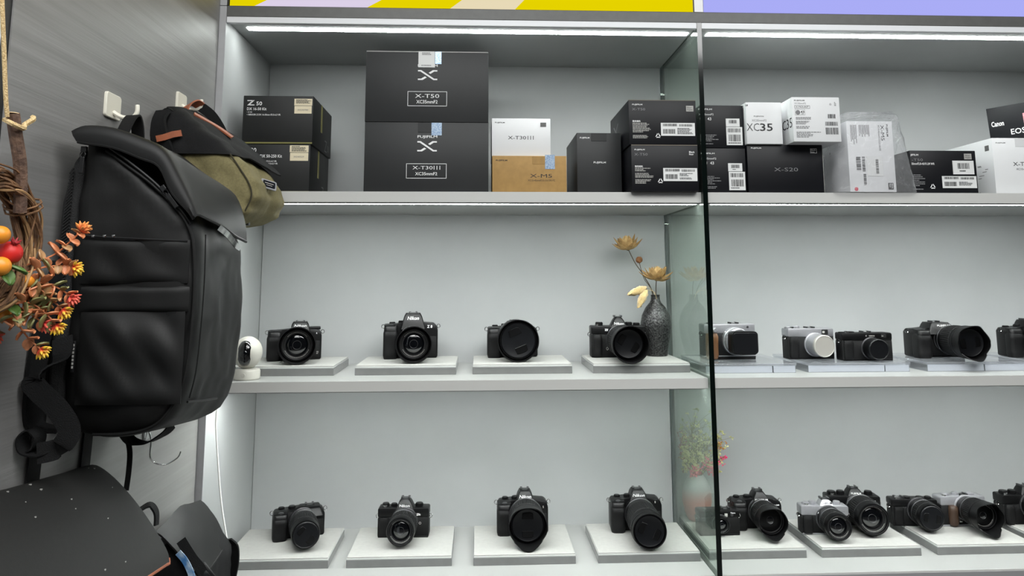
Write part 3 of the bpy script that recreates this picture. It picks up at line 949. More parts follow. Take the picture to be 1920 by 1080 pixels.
def lens(o, dx, lz, L, r, hood=None, hl=.022, front='glass', ang=0, rb=None, mount=None, ring=True, capm=None, recess=.006, marks=False, ringm=None, barrelm=None):
    c = (dx, 0, lz)
    rb = rb or r * .9
    Lb = L - hl if hood else L
    mr_ = .0305 if rb > .0295 else rb * 1.10
    part('lens_mount', lathe(NB(), [(mr_, -.002), (mr_, .003), (mr_ - .002, .0042)], 'y', c, 48), mount or M_RNG, o)
    r0 = min(.0280, rb)
    f1 = min(.4 * Lb, .022)
    rin = rb * .86
    bm = lathe(NB(), [(r0, .003), (r0 + .001, f1 * .7), (rb, f1), (rb, Lb - .003), (rb - .0012, Lb), (rin + .0008, Lb), (rin, Lb - recess)], 'y', c, 56, cap=False)
    part('lens_barrel', bm, barrelm or M_LENS, o)
    if ring and Lb > .03:
        a, b_ = f1 + (Lb - f1) * .22, f1 + (Lb - f1) * .66
        part('zoom_ring', lathe(NB(), [(rb - .0004, a - .0012), (rb + .0013, a), (rb + .0013, b_), (rb - .0004, b_ + .0012)], 'y', c, 96, star=.0009), M_RUB, o)
        part('lens_ring', lathe(NB(), [(rb - .0002, f1 + .001), (rb + .0006, f1 + .0015), (rb + .0006, f1 + .0028), (rb - .0002, f1 + .0034)], 'y', c, 56), ringm or M_RNG, o)
    fz = Lb
    if front == 'glass':
        rg = rin * .76
        part('lens_front_ring', lathe(NB(), [(rin, Lb - recess + .0002), (rg * 1.06, Lb - recess * 1.9), (rg, Lb - recess * 1.7), (rg * .98, Lb - recess * 2.2)], 'y', c, 56, cap=False), M_DRK, o)
        pr = [(rg * math.sin(t) , Lb - recess * 2.1 + .0055 * math.cos(t)) for t in [PI / 2 - PI / 2 * k / 8 for k in range(9)]]
        part('front_element', lathe(NB(), pr, 'y', c, 48), M_GLS, o)
        part('retaining_ring', lathe(NB(), [(rg * 1.12, Lb - recess * 1.5), (rg * 1.12, Lb - recess * 1.42), (rg * 1.03, Lb - recess * 1.42), (rg * 1.03, Lb - recess * 1.5)], 'y', c, 56, cap=False), M_RNG, o)
        part('filter_ring', lathe(NB(), [(rin + .0010, Lb + .0001), (rin + .0010, Lb + .0006), (rin + .0002, Lb + .0006), (rin + .0002, Lb + .0001)], 'y', c, 56, cap=False), M_RNG, o)
        part('inner_lens', lathe(NB(), [(rg * .42, Lb - recess * 2.1 + .0052), (rg * .40, Lb - recess * 2.1 + .0056), (rg * .36, Lb - recess * 2.1 + .0050)], 'y', c, 40, cap=False), M_RNG, o)
        if marks:
            bm = NB()
            g = random.Random(int(r * 1e5))
            rr = rin * .9
            for a0, a1 in ((205, 335), (40, 140)):
                t = a0
                while t < a1:
                    w = g.uniform(1.5, 4.0)
                    p = [(rr * q, a) for q, a in ((.95, t), (.95, t + w), (1.0, t + w), (1.0, t))]
                    bm.faces.new([bm.verts.new((dx + q * math.cos(R(a)), -(Lb - recess * 1.0 + .0004), lz + q * math.sin(R(a)))) for q, a in p])
                    t += w + g.uniform(1, 2.5)
            part('lens_markings', bm, M_GLAB, o, sm=0)
    elif front == 'cap':
        rc = rin + .0012 if not hood else rin + .0025
        cm = capm or M_CAP
        cap = part('lens_cap', lathe(NB(), [(rc, Lb - .002), (rc, Lb + .0022), (rc - .0012, Lb + .0034), (rc * .93, Lb + .0036), (rc * .9, Lb + .0030), (rc * .2, Lb + .0030)], 'y', c, 56), cm, o)
        for s in (1, -1):
            pts = []
            h0, h1 = .34 * rc, .74 * rc
            hw = .36 * rc
            raw = [(-hw, h0), (hw, h0), (hw * .92, h1 * .93), (hw * .5, h1), (-hw * .5, h1), (-hw * .92, h1 * .93)]
            ca, sa = math.cos(R(ang)), math.sin(R(ang))
            ol = [(dx + (u * ca - v * s * sa), lz + (u * sa + v * s * ca)) for u, v in raw]
            if s < 0: ol.reverse()
            part('cap_grip', prism(NB(), ol, -(Lb + .0028), -(Lb + .0042), .0006, 1), M_LENS, cap)
    elif front == 'disc':
        part('lens_cap', lathe(NB(), [(r, Lb - .004), (r, Lb + .003), (r - .0012, Lb + .0046), (r * .93, Lb + .005), (r * .9, Lb + .0042), (r * .2, Lb + .0042)], 'y', c, 56), capm, o)
    if hood in ('round', 'petal'):
        seg = 72
        th = .0018
        ro0, ro1 = rb + .0022, r
        rows = []
        for rr, f in ((ro0, Lb - .010), (ro1, 1), (ro1 - th, 1), (ro0 - th, Lb - .010)):
            row = []
            for k_ in range(seg):
                t = 2 * PI * k_ / seg
                r_k = rr
                if f == 1:
                    ff = L
                    if hood == 'petal':      # long petals above and below, short ones at the sides, valleys between
                        ff = L - hl * (.42 * (1 - abs(math.sin(t))) + .40 * math.sin(2 * t) ** 2) + (.004 if math.sin(t) < -.7 else 0)
                        r_k = rr - (ro1 - ro0) * min(1, (L - ff) / hl)
                else:
                    ff = f
                row.append((dx + r_k * math.cos(t), -ff, lz + r_k * math.sin(t)))
            rows.append(row)
        rows.append(rows[0])
        bm = NB()
        vr = [[bm.verts.new(p) for p in row] for row in rows[:-1]]
        vr.append(vr[0])
        for a, b_ in zip(vr, vr[1:]):
            for i in range(seg):
                j = (i + 1) % seg
                bm.faces.new((a[i], a[j], b_[j], b_[i]))
        part('lens_hood', bm, M_HOOD, o)
        part('hood_collar', lathe(NB(), [(ro0 - .001, Lb - .0125), (ro0 + .0007, Lb - .012), (ro0 + .0007, Lb - .008), (ro0 - .0006, Lb - .0075)], 'y', c, 56), M_LENS, o)


def col_grip(o, x0, x1, y0, y1, z0, z1, m, name='grip', lean=.004):
    rings = []
    n = 9
    for i in range(n):
        t = i / (n - 1)
        z = z0 + (z1 - z0) * t
        f = 1 - .12 * math.sin(PI * t) - (.25 if i == n - 1 else .05 if i == n - 2 else 0) - (.12 if i == 0 else 0)
        ya = y1 - (y1 - y0) * f - lean * (t - .5)
        rings.append([(x, y, z) for x, y in rrect(x0 + (.002 if i in (0, n - 1) else 0), x1 - (.002 if i in (0, n - 1) else 0), ya, y1, .009, 5)])
    bm = NB()
    loft(bm, rings)
    return part(name, bm, m, o, sm=50)


def hump(o, x, z0, z1, wb, wt, y0, y1, m, name='viewfinder_housing', round_=.0025, ft=.008, top=None):
    """prism housing: trapezoid front, front face leaning back towards the top"""
    bm = NB()
    rings = []
    for t in (0, .35, .8, 1.0):
        w = wb + (wt - wb) * (t ** 1.0)
        z = z0 + (z1 - z0) * t
        if t == 1.0: w -= .004
        rings.append([(x + a, b_, z) for a, b_ in rrect(-w / 2, w / 2, y0 + ft * t + (.003 if t == 1 else 0), y1 - .004 * t, .004, 3)])
    loft(bm, rings)
    return part(name, bm, m, o, sm=40)


def shoe(o, x, y, z, m):
    bm = NB()
    bx(bm, x - .0095, x + .0095, y - .009, y + .009, z - .001, z + .0008)
    for s in (-1, 1):
        bx(bm, x + s * .0095 - .001, x + s * .0095 + .001, y - .009, y + .009, z, z + .0034)
        bx(bm, x + s * .0078 - .0022, x + s * .0078 + .0022, y - .009, y + .009, z + .0026, z + .0036)
    return part('hot_shoe', bm, m, o, sm=0)


def camera_thing(label, X, Y, z, yaw, pitch=0.0):
    return thing('camera', label, 'camera', (X, Y, z), rz=R(yaw), rx=R(pitch))


def slr(label, X, Y, z, yaw, W, H, HU, lensargs, brand='Nikon', logo=None, sub=None, T=.040, hx=.004, hw=(.060, .036), g=.024, gm=None,
        brandrect=None, plate=None, wingl=False, dials=True, dome=False, top_w=None):
    """modern interchangeable-lens body with a deep hand grip and a viewfinder hump"""
    o = camera_thing(label, X, Y, z, yaw)
    w = W / 2
    ol = [(-w + .003, .0005), (w - .003, .0005), (w, .004), (w, H * .80), (w - .003, H * .93), (w - .010, H), (hx + .02, H + .002), (hx - .02, H + .002), (-w + .030, H * .99), (-w + .006, H * .97), (-w, H * .86), (-w, .004)]
    part('body', prism(NB(), ol, 0, T, .0022, 2), M_BLK, o, sm=40)
    part('body_covering', prism(NB(), [(-w + .034, .006), (w - .004, .006), (w - .004, H * .62), (-w + .034, H * .62)], -.0012, .003, .0015, 2), gm or M_LEA, o)
    col_grip(o, -w - .001, -w + .034, -g, .012, .0, H * .84, gm or M_RUB)
    # shutter shoulder on top of the grip
    bm = NB()
    loft(bm, [[(x, y, zz + .10 * (y + g)) for x, y in rrect(-w + .001, -w + .033, -g + .004 + q, .014, .008, 4)] for zz, q in ((H * .78, 0), (H * .90, .001), (H * .945, .005))])
    part('shutter_shoulder', bm, M_BLK, o, sm=45)
    part('shutter_button', lathe(NB(), [(.0062, 0), (.0062, .0025), (.0048, .0035), (.001, .0036)], 'z', (-w + .018, -g + .016, H * .945), 24), M_RNG, o)
    hump(o, hx, H - .014, HU, hw[0], hw[1], -.010, T, M_BLK, ft=.010, round_=.003)
    shoe(o, hx, T * .62, HU, M_RNG)
    if dials:
        dial(o, 'mode_dial', -w + .044, T * .55, H - .001, .0085, .007, M_BLK)
        dial(o, 'command_dial', -w + .020, T * .75, H * .965, .0075, .005, M_BLK)
    if wingl:
        part('top_lever', BX(hx + .022, w - .003, .002, T - .006, H - .001, H + .0055, .0015), M_BLK, o)
    lug(o, w - .001, T * .5, H * .9, 1, M_CHR)
    lug(o, -w - .006, T * .5, H * .9, 1, M_CHR)
    dx, lz = lensargs.pop('dx', .006), lensargs.pop('lz', .045)
    br = min(.037, max(.0325, H - lz + .006))
    part('mount_boss', lathe(NB(), [(br, -.006), (br - .0015, .002), (br - .004, .0028)], 'y', (dx, 0, lz), 48), M_BLK, o)
    lens(o, dx, lz, **lensargs)
    if brand:
        a = brandrect or (hx - .0145, H + (HU - H) * .34, hx + .0145, H + (HU - H) * .70)
        t0 = (a[1] + a[3]) / 2
        yy = -.010 + .010 * ((t0 - (H - .014)) / (HU - H + .014)) - .0014
        letter(brand, a, M_WHT, o, y=yy, bold=.015, shear=.22 if brand == 'Nikon' else 0)
    for (s, rc, m) in (sub or []):
        letter(s, rc, m, o, y=-.0015, bold=.02)
    return o


def retro(label, X, Y, z, yaw, W, H, HU, lensargs, topm, brand=None, brandm=None, sub=None, T=.032, band=.020, hx=.002, hw=(.046, .022), gripm=None, gripw=.024, gd=.010,
          dials=(), finder=None, bodym=None, lens_fn=None, grip_x=None, baseplate=None, shoulder=True):
    """retro body: flat top plate band, leather body, round dials; HU = 0 for a rangefinder shape"""
    o = camera_thing(label, X, Y, z, yaw)
    w = W / 2
    ol = rrect(-w, w, 0, H - band, .004, 3)
    part('body', prism(NB(), ol, 0, T, .0018, 2), bodym or M_LEA, o, sm=40)
    part('top_plate', prism(NB(), rrect(-w, w, H - band - .001, H, .004, 3), -.0008, T + .0008, .0016, 2), topm, o, sm=40)
    part('bottom_plate', prism(NB(), rrect(-w + .0008, w - .0008, 0, .004, .0015, 2), -.0006, T + .0006, .0006, 1), baseplate or topm, o, sm=40)
    gx = grip_x if grip_x is not None else -w + .003
    col_grip(o, gx, gx + gripw, -gd, .006, .003, H - band - .001, gripm or bodym or M_RUB)
    if HU:
        hump(o, hx, H - band * .75, HU, hw[0], hw[1], -.006, T, topm, ft=.012)
        shoe(o, hx, T * .6, HU, M_RNG)
    else:
        shoe(o, hx, T * .55, H, M_RNG)
    for i, (x, r, h) in enumerate(dials):
        dial(o, 'shutter_dial' if i == 0 else 'exposure_dial', x, T * .5, H - .0005, r, h, topm)
    part('shutter_button', lathe(NB(), [(.0052, 0), (.0052, .003), (.004, .0042), (.001, .004)], 'z', (-w + .016, T * .28, H - .0003), 20), M_CHR, o)
    lug(o, w - .001, T * .45, H - band - .002, 1, M_CHR)
    lug(o, -w - .006, T * .45, H - band - .002, 1, M_CHR)
    if finder:
        x0, x1, z0, z1 = finder
        f = part('viewfinder_window', prism(NB(), rrect(x0, x1, z0, z1, .0015, 2), -.0022, .001, .0005, 1), M_DRK, o)
        part('window_glass', prism(NB(), rrect(x0 + .001, (x0 + x1) / 2 - .001, z0 + .0035, z1 - .0035, .0008, 2), -.0026, -.002), M_GLAB, f)
    dx, lz = lensargs.pop('dx', .006), lensargs.pop('lz', .042)
    if lens_fn:
        lens_fn(o, dx, lz, **lensargs)
    else:
        lens(o, dx, lz, **lensargs)
    if brand:
        a = (hx - .0120, H + band * .12, hx + .0120, H + band * .42)
        tt = (H + band * .27 - (H - band * .75)) / (HU - H + band * .75)
        letter(brand, a, brandm or M_WHT, o, y=-.006 + .012 * tt - .0026, bold=.015)
    for (s, rc, m) in (sub or []):
        letter(s, rc, m, o, y=-.0022, bold=.02)
    return o


zm, zb = Z2 + ZT, Z3 + ZT
# ---- middle shelf, left bay
slr('black camera with wide round hood, leftmost on the middle shelf beside the security camera', .1231, .232, zm, 13, .128, .0735, .0915,
    dict(L=.112, r=.0428, hood='round', hl=.022, rb=.0385, lz=.0436, dx=.006, recess=.003, marks=True), hx=.012, hw=(.052, .038), wingl=True, dials=False,
    sub=[('A', (.050, .062, .053, .066), M_WHT), ('Z7', (.052, .014, .057, .020), M_GLAB)])
slr('black camera with domed viewfinder and round hood, second on the middle shelf', .4046, .255, zm, 5.5, .134, .086, .1105,
    dict(L=.125, r=.0426, hood='round', hl=.022, rb=.0375, lz=.0434, recess=.003, marks=True), hx=.005, hw=(.062, .040),
    sub=[('Z 8', (.040, .074, .053, .081), M_WHT)])
slr('black camera hidden behind a huge capped lens, third on the middle shelf', .6598, .262, zm, 1, .127, .0765, .0885,
    dict(L=.120, r=.0495, hood='round', hl=.010, rb=.045, lz=.0500, front='cap', ang=22), brand=None, hx=.004)
retro('black retro camera with deep capped hood in front of the dark vase', .9240, .238, zm, -1, .136, .078, .0995,
      dict(L=.150, r=.0432, hood='round', hl=.034, rb=.0375, lz=.0440, dx=.004, front='cap', ang=58), M_BLK, brand='Nikon', hx=.003, hw=(.056, .018), T=.036, gd=.014, gripm=M_RUB,
      dials=((-.045, .0095, .009), (.030, .0095, .009), (.050, .0085, .007)),
      sub=[('Zf', (-.034, .0655, -.025, .0705), M_WHT), ('O', (-.031, .018, -.025, .026), M_GLAB)])
# ---- lower shelf, left bay
slr('black compact zoom camera with lens cap, leftmost on the lower shelf', .1498, .225, zb, 17, .119, .062, .0665,
    dict(L=.104, r=.0316, rb=.0316, lz=.0374, dx=.008, front='cap', ang=45), brand=None, hx=.025, hw=(.060, .050), g=.022,
    sub=[('Nikon', (.033, .0545, .050, .0600), M_WHT)])
retro('black retro camera with bare zoom lens, second on the lower shelf', .3967, .213, zb, -2, .121, .0665, .0840,
      dict(L=.081, r=.0318, rb=.0318, lz=.0382, dx=.004, recess=.006, marks=True), M_BLK, brand='Nikon', hx=.003, hw=(.056, .024), T=.034, gd=.004, gripm=M_LEA,
      dials=((-.044, .0085, .008), (-.024, .0075, .007), (.036, .0095, .008)),
      sub=[('Zfc', (.031, .050, .041, .055), M_WHT), ('O', (.037, .030, .043, .036), M_GLAB)])
slr('black camera with large drooping petal hood and cap, third on the lower shelf', .6812, .225, zb, 0, .123, .0745, .0955,
    dict(L=.122, r=.0462, hood='petal', hl=.034, rb=.040, lz=.0478, front='cap', ang=0), hx=.006, hw=(.050, .030),
    sub=[('Z', (-.022, .058, -.017, .063), M_WHT), ('5', (.048, .058, .051, .063), M_GLAB)])
slr('black camera with long capped zoom lens, on the lower shelf left of the glass', .9579, .230, zb, -2.4, .125, .0735, .0920,
    dict(L=.143, r=.0380, rb=.0370, lz=.0440, hood='round', hl=.006, front='cap', ang=64), hx=.006, hw=(.050, .032),
    sub=[('Z', (-.020, .062, -.015, .067), M_WHT), ('1', (.045, .064, .047, .069), M_GLAB)])


# ---- middle shelf, right bay
def square_hood(o, dx, lz, L, r):
    c = (dx, 0, lz)
    part('lens_mount', lathe(NB(), [(.033, -.002), (.033, .010), (.031, .012)], 'y', c, 48), M_SIL, o)
    part('aperture_ring', lathe(NB(), [(.030, .011), (.0315, .012), (.0315, .024), (.030, .025)], 'y', c, 72, star=.0008), M_SIL, o)
    part('lens_ring', lathe(NB(), [(.0285, .024), (.0285, .032), (.027, .034)], 'y', c, 48), M_CHR, o)
    bm = NB()
    loft(bm, [[(x, -f, zz) for x, zz in rrect(dx - r * q, dx + r * q, lz - r * .82 * q, lz + r * .82 * q, .009, 5)] for f, q in ((.030, .86), (.036, .98), (L, 1.0), (L + .0015, .97))])
    part('lens_hood', bm, M_HOOD, o)
    part('lens_cap', prism(NB(), rrect(dx - r * .9, dx + r * .9, lz - r * .72, lz + r * .72, .007, 4), -L - .003, -L - .0014, .0006, 1), M_CAP, o)


o = retro('silver topped camera with tan wooden grip and square black hood behind the glass edge', 1.1854, .170, zm, 4, .130, .0850, 0,
          dict(L=.060, r=.0325, dx=.012, lz=.0445), M_SIL, T=.034, band=.021, gripm=M_WOOD, gripw=.030, gd=.016, dials=((-.046, .0095, .003),), lens_fn=square_hood, hx=.018, baseplate=M_BLK)
part('bottom_trim', BX(-.066, .066, -.0012, .036, .0075, .0100, .0004), M_SIL, o)
part('front_dial', lathe(NB(), [(.0045, -.001), (.0045, .004), (.003, .005)], 'y', (-.010, 0, .0640), 24), M_CHR, o)
part('flash_window', lathe(NB(), [(.0028, -.001), (.0028, .0014), (.001, .0018)], 'y', (.046, 0, .0775), 20), M_RNG, o)
part('control_dial', lathe(NB(), [(.006, -.012), (.006, .016), (.0045, .0175)], 'y', (-.042, 0, .0715), 28, star=.0005), M_SIL, o)
retro('silver and black compact camera with a silver lens cap', 1.3857, .167, zm, 4, .118, .0735, 0,
      dict(L=.040, r=.0262, rb=.0262, dx=.010, lz=.0345, front='disc', capm=M_SILC, mount=M_SIL, ring=False, barrelm=M_SIL), M_SIL, T=.032, band=.019, dials=((-.030, .0095, .006), (-.050, .0085, .004)), finder=(.028, .044, .0585, .0705), hx=.006, baseplate=M_BLK, gd=.008)
retro('all black compact camera with chrome lugs beside the silver one', 1.5025, .123, zm, 0, .123, .0655, 0,
      dict(L=.030, r=.0242, rb=.0242, dx=.010, lz=.0288, front='disc', capm=M_CAP, ring=False), M_BLK, T=.034, band=.017, dials=((-.032, .0095, .003), (-.052, .0085, .002)), finder=(.034, .047, .0535, .0620), hx=.006, gd=.008,
      sub=[('C', (-.004, .0565, -.001, .0600), M_WHT), ('=====', (.004, .0570, .018, .0595), M_GLAB)])
slr('big black camera with a petal lens hood and cap on a clear riser', 1.7150, .180, zm, 0, .128, .0710, .0850,
    dict(L=.122, r=.0408, hood='petal', hl=.030, rb=.036, lz=.0440, dx=.016, front='cap', ang=96), brand='FUJIFILM', hx=.008, hw=(.074, .050), T=.046, g=.028, dials=False,
    brandrect=(-.004, .0745, .028, .0800))
slr('black camera cut off by the right edge on the middle shelf', 1.9520, .175, zm, 0, .130, .0730, .090,
    dict(L=.090, r=.036, rb=.036, lz=.0440, front='cap', ang=20), brand=None, g=.020)
# ---- lower shelf, right bay
o = retro('low flat black compact camera seen partly through the glass divider', 1.1480, .186, zb, 0, .098, .0560, 0,
          dict(L=.016, r=.019, rb=.019, dx=.002, lz=.0270, ring=False, recess=.004), M_BLK, T=.034, band=.014, gd=.006, gripm=M_LEA, hx=.020, sub=[('Tiara', (.026, .0497, .038, .0530), M_WHT)])
part('flash_window', BX(.0125, .0195, -.0018, .001, .0420, .0500, .0004), M_GLAB, o)
part('viewfinder_window', lathe(NB(), [(.0035, -.001), (.0035, .002), (.002, .0024)], 'y', (.030, 0, .0465), 20), M_RNG, o)
slr('black camera with hooded zoom lens standing right of the glass divider', 1.2545, .228, zb, -3, .122, .0675, .0845,
    dict(L=.106, r=.0348, hood='petal', hl=.026, rb=.0318, lz=.0425, dx=.008), brand='FUJIFILM', hx=.010, hw=(.050, .024), g=.022,
    brandrect=(-.005, .0665, .026, .0712), sub=[('X-S20', (.040, .054, .055, .057), M_WHT)])
retro('silver retro camera with short zoom lens on the lower shelf', 1.4010, .178, zb, -5, .112, .0655, .0775,
      dict(L=.065, r=.0300, rb=.0300, dx=.008, lz=.0368, recess=.005, marks=True), M_SIL, brand='FUJIFILM', brandm=M_DGP, hx=.006, hw=(.050, .022), T=.030, band=.021, gd=.008,
      dials=((-.040, .0085, .006), (-.024, .0085, .008), (.034, .0085, .008)), sub=[('X-T30', (.032, .0520, .046, .0545), M_GRP)])
retro('black retro camera with large bare lens standing behind the silver one', 1.5046, .240, zb, -6, .128, .0690, .0840,
      dict(L=.095, r=.0366, rb=.0366, dx=.008, lz=.0422, recess=.007, marks=True), M_BLK, brand='FUJIFILM', hx=.006, hw=(.054, .026), T=.036, gd=.012,
      dials=((-.048, .0105, .008), (-.026, .0095, .009), (.042, .0095, .009)), sub=[('X-T5', (.040, .0565, .052, .0595), M_WHT)])
retro('small flat black camera with capped zoom lens left of the walnut grip camera', 1.6500, .226, zb, -5, .110, .0625, 0,
      dict(L=.060, r=.0310, rb=.0310, dx=.010, lz=.0374, front='cap', ang=80), M_BLK, T=.032, band=.016, gd=.006, dials=((-.012, .0085, .004), (.020, .009, .004), (.040, .008, .004)), hx=-.030,
      sub=[('X-M5', (.036, .0500, .049, .0525), M_WHT)])
o = retro('silver camera with walnut grip and long petal hooded lens on the lower shelf', 1.7700, .222, zb, 2, .116, .0690, 0,
          dict(L=.100, r=.0372, hood='petal', hl=.032, rb=.0315, dx=.006, lz=.0425, mount=M_SIL, recess=.006, marks=True), M_SIL, T=.032, band=.019, gripm=M_WALN, gripw=.022, gd=.016, grip_x=-.040,
          dials=((-.034, .0095, .005), (-.008, .0085, .007), (.030, .0095, .005)), hx=.010)
part('lens_lever', BX(-.020, -.012, -.012, -.004, .012, .018, .001), M_CHR, o)
retro('black retro camera cut off by the right edge on the lower shelf', 1.9380, .225, zb, 0, .128, .0690, .0860,
      dict(L=.080, r=.034, rb=.034, dx=.008, lz=.0448, recess=.007), M_BLK, hx=.006, hw=(.054, .026), T=.036, gd=.012, dials=((-.048, .0105, .008), (-.026, .0095, .009)))

# ================================================================== security camera
o = thing('security_camera', 'round white indoor security camera with a black glossy face', 'security camera', (.0615, .062, Z2), rz=R(2))
M_WP = mat('white_plastic', (196, 194, 185), .35)
M_BP = mat('black_gloss_plastic', (10, 10, 12), .08, coat=1.0)
part('base', lathe(NB(), [(.027, 0), (.0285, .002), (.0285, .018), (.0265, .022), (.020, .0235), (.012, .0238)], 'z', (0, 0, 0), 48), M_WP, o)
hb = NB()
bmesh.ops.create_uvsphere(hb, u_segments=48, v_segments=32, radius=.0315)
for v in hb.verts:
    v.co.z = v.co.z * 1.12 + .0575
head = part('head', hb, M_WP, o, sm=60)
fb = NB()
for rr, ff in ((1, 0), (.7, 0)):
    pass
rings = []
for q, f in ((1.0, .018), (1.0, .0215), (.86, .0262), (.6, .0302), (.3, .0322), (.02, .0328)):
    rings.append([(.0185 * q * math.cos(t), -f, .0575 + .0275 * q * math.sin(t)) for t in [2 * PI * k_ / 40 for k_ in range(40)]])
loft(fb, rings)
part('face_plate', fb, M_BP, head, sm=60)
part('camera_eye', lathe(NB(), [(.0075, .030), (.0075, .0335), (.006, .0345), (.001, .0345)], 'y', (0, 0, .0575), 32), M_GLS, head)
part('speaker_button', lathe(NB(), [(.0042, .027), (.0042, .0292), (.003, .0294), (.003, .0289), (.001, .0289)], 'y', (.0, 0, .0115), 24), mat('button_grey', (196, 194, 186), .4), o)
from mathutils import noise

# ================================================================== vases and dried flowers
M_VASE = mat('embossed_bronze', (78, 78, 78), .36, .5, rgb2=(22, 22, 23), vscale=260, bump=1.0, bscale=200)
vz = zm
prof = [(.0265, 0), (.0275, .003), (.0300, .020), (.0355, .045), (.0390, .068), (.0392, .082), (.0355, .102), (.0255, .122), (.0150, .134), (.0118, .141), (.0112, .150), (.0122, .154), (.0098, .154), (.0095, .140), (.0095, .12)]
o = thing('vase', 'dark embossed bottle vase standing on the stand by the glass', 'vase', (1.0300, .2750, vz))
part('vase_body', lathe(NB(), [tuple(p) for p in [(a, b) for a, b in prof]], 'z', (0, 0, 0), 48), M_VASE, o, sm=70)

M_PET = mat('dried_petal_tan', (196, 164, 110), .75, rgb2=(150, 116, 70), vscale=60, bump=.3, bscale=300)
M_PETD = mat('dried_petal_dark', (86, 66, 44), .8)
M_STEM = mat('dry_stem', (74, 62, 46), .8)
M_SEED = mat('seed_head', (128, 84, 44), .85, rgb2=(84, 54, 30), vscale=400, bump=1.0, bscale=500)
M_BUN = mat('bunny_tail_cream', (222, 196, 138), .95, rgb2=(190, 158, 100), vscale=500, bump=1.0, bscale=900, sheen=.6)


def petal_mesh(L, W, cup, m, name='petal'):
    grid = []
    for i in range(8):
        t = i / 7
        w = W * math.sin(PI * min(1, t * .92 + .08)) ** .75 * (1 - .25 * t)
        if i == 7: w = W * .03
        row = []
        for j in range(5):
            s = (j - 2) / 2
            row.append((s * w / 2, L * t, cup * (t ** 1.6) - W * .22 * (1 - s * s) * math.sin(PI * t) + 0))
        grid.append(row)
    bm = sheet(NB(), grid, .0007)
    bmesh.ops.recalc_face_normals(bm, faces=bm.faces)
    me = bpy.data.meshes.new(name)
    bm.to_mesh(me)
    bm.free()
    me.materials.append(m)
    smooth(me, 60)
    return me


PET = petal_mesh(.044, .022, .012, M_PET)
PETI = petal_mesh(.032, .020, .014, M_PET)


def lotus(label, head, path, seed, tilt=(0, 0), s=1.0):
    g = random.Random(seed)
    base = path[0]
    o = thing('dried_lotus', label, 'dried flower', base, group='dried flowers in the dark vase')
    part('stem', tube(NB(), cr(path, 6), .0011, 6), M_STEM, o, world=o)
    hd = Vector(head) - Vector(base)
    for tier, (n, el, me) in enumerate(((8, 8, PET), (7, 32, PET), (6, 58, PETI), (4, 78, PETI))):
        for k in range(n):
            a = 2 * PI * (k + .5 * tier) / n + g.uniform(-.15, .15)
            rot = Matrix.Rotation(R(tilt[0]), 3, 'Y') @ Matrix.Rotation(R(tilt[1]), 3, 'X') @ Matrix.Rotation(a, 3, 'Z') @ Matrix.Rotation(R(el + g.uniform(-8, 8)), 3, 'X')
            q = inst('petal', me, o, hd, rot.to_euler(), (s, s * g.uniform(.9, 1.1), s))
    part('flower_core', lathe(NB(), [(.002, -.003), (.006, 0), (.006, .006), (.003, .010)], 'z', hd, 12), M_PETD, o)


lotus('dried tan lotus flower highest in the dark vase', (.9590, .262, .0700), [(1.026, .275, vz + .03), (1.024, .275, vz + .150), (1.002, .270, vz + .20), (.978, .266, .035), (.9605, .262, .0690)], 3, (-10, 6))
lotus('dried tan lotus flower directly above the dark vase', (1.0310, .262, -.0080), [(1.033, .276, vz + .03), (1.032, .275, vz + .155), (1.0315, .264, -.010)], 5, (3, 8))
o = thing('seed_head', 'round brown dried seed head between the two lotus flowers', 'dried flower', (1.030, .272, vz + .03))
part('stem', tube(NB(), cr([(1.030, .272, vz + .03), (1.026, .272, vz + .150), (1.000, .266, -.005), (.9885, .264, .035)], 6), .0008, 6), M_STEM, o, world=o)
sb = NB()
bmesh.ops.create_icosphere(sb, subdivisions=3, radius=.0088)
for v in sb.verts:
    v.co *= 1 + .10 * noise.noise(v.co * 700)
bmesh.ops.translate(sb, verts=sb.verts, vec=(.9880, .264, .0435))
part('seed_ball', sb, M_SEED, o, world=o, sm=40)


def bunny(label, pts, tip0, tip1):
    o = thing('bunny_tail_grass', label, 'dried flower', pts[0], group='dried flowers in the dark vase')
    part('stem', tube(NB(), cr(pts, 6), .0006, 5), M_BUN, o, world=o)
    a, b_ = Vector(tip0), Vector(tip1)
    n = 12
    P_, r_ = [], []
    for i in range(n + 1):
        t = i / n
        P_.append(a.lerp(b_, t))
        r_.append(.0004 + .0112 * math.sin(PI * min(1, t * .95 + .04)) ** .7 * (1 - .35 * t))
    bm = tube(NB(), P_, r_, 14)
    for v in bm.verts:
        v.co += Vector((noise.noise(v.co * 500), noise.noise(v.co * 500 + Vector((9, 0, 0))), noise.noise(v.co * 500 + Vector((0, 9, 0))))) * .0036
    part('tuft', bm, M_BUN, o, world=o, sm=60)


bunny('fluffy cream grass tail reaching left from the vase neck', [(1.029, .268, vz + .10), (1.027, .266, vz + .154), (1.006, .25, -.026), (.992, .246, -.030)], (1.000, .246, -.027), (.950, .24, -.046))
bunny('fluffy cream grass tail hanging down left of the vase neck', [(1.034, .266, vz + .10), (1.028, .262, vz + .154), (1.010, .245, -.034), (.993, .240, -.036)], (1.000, .240, -.034), (.974, .236, -.078))

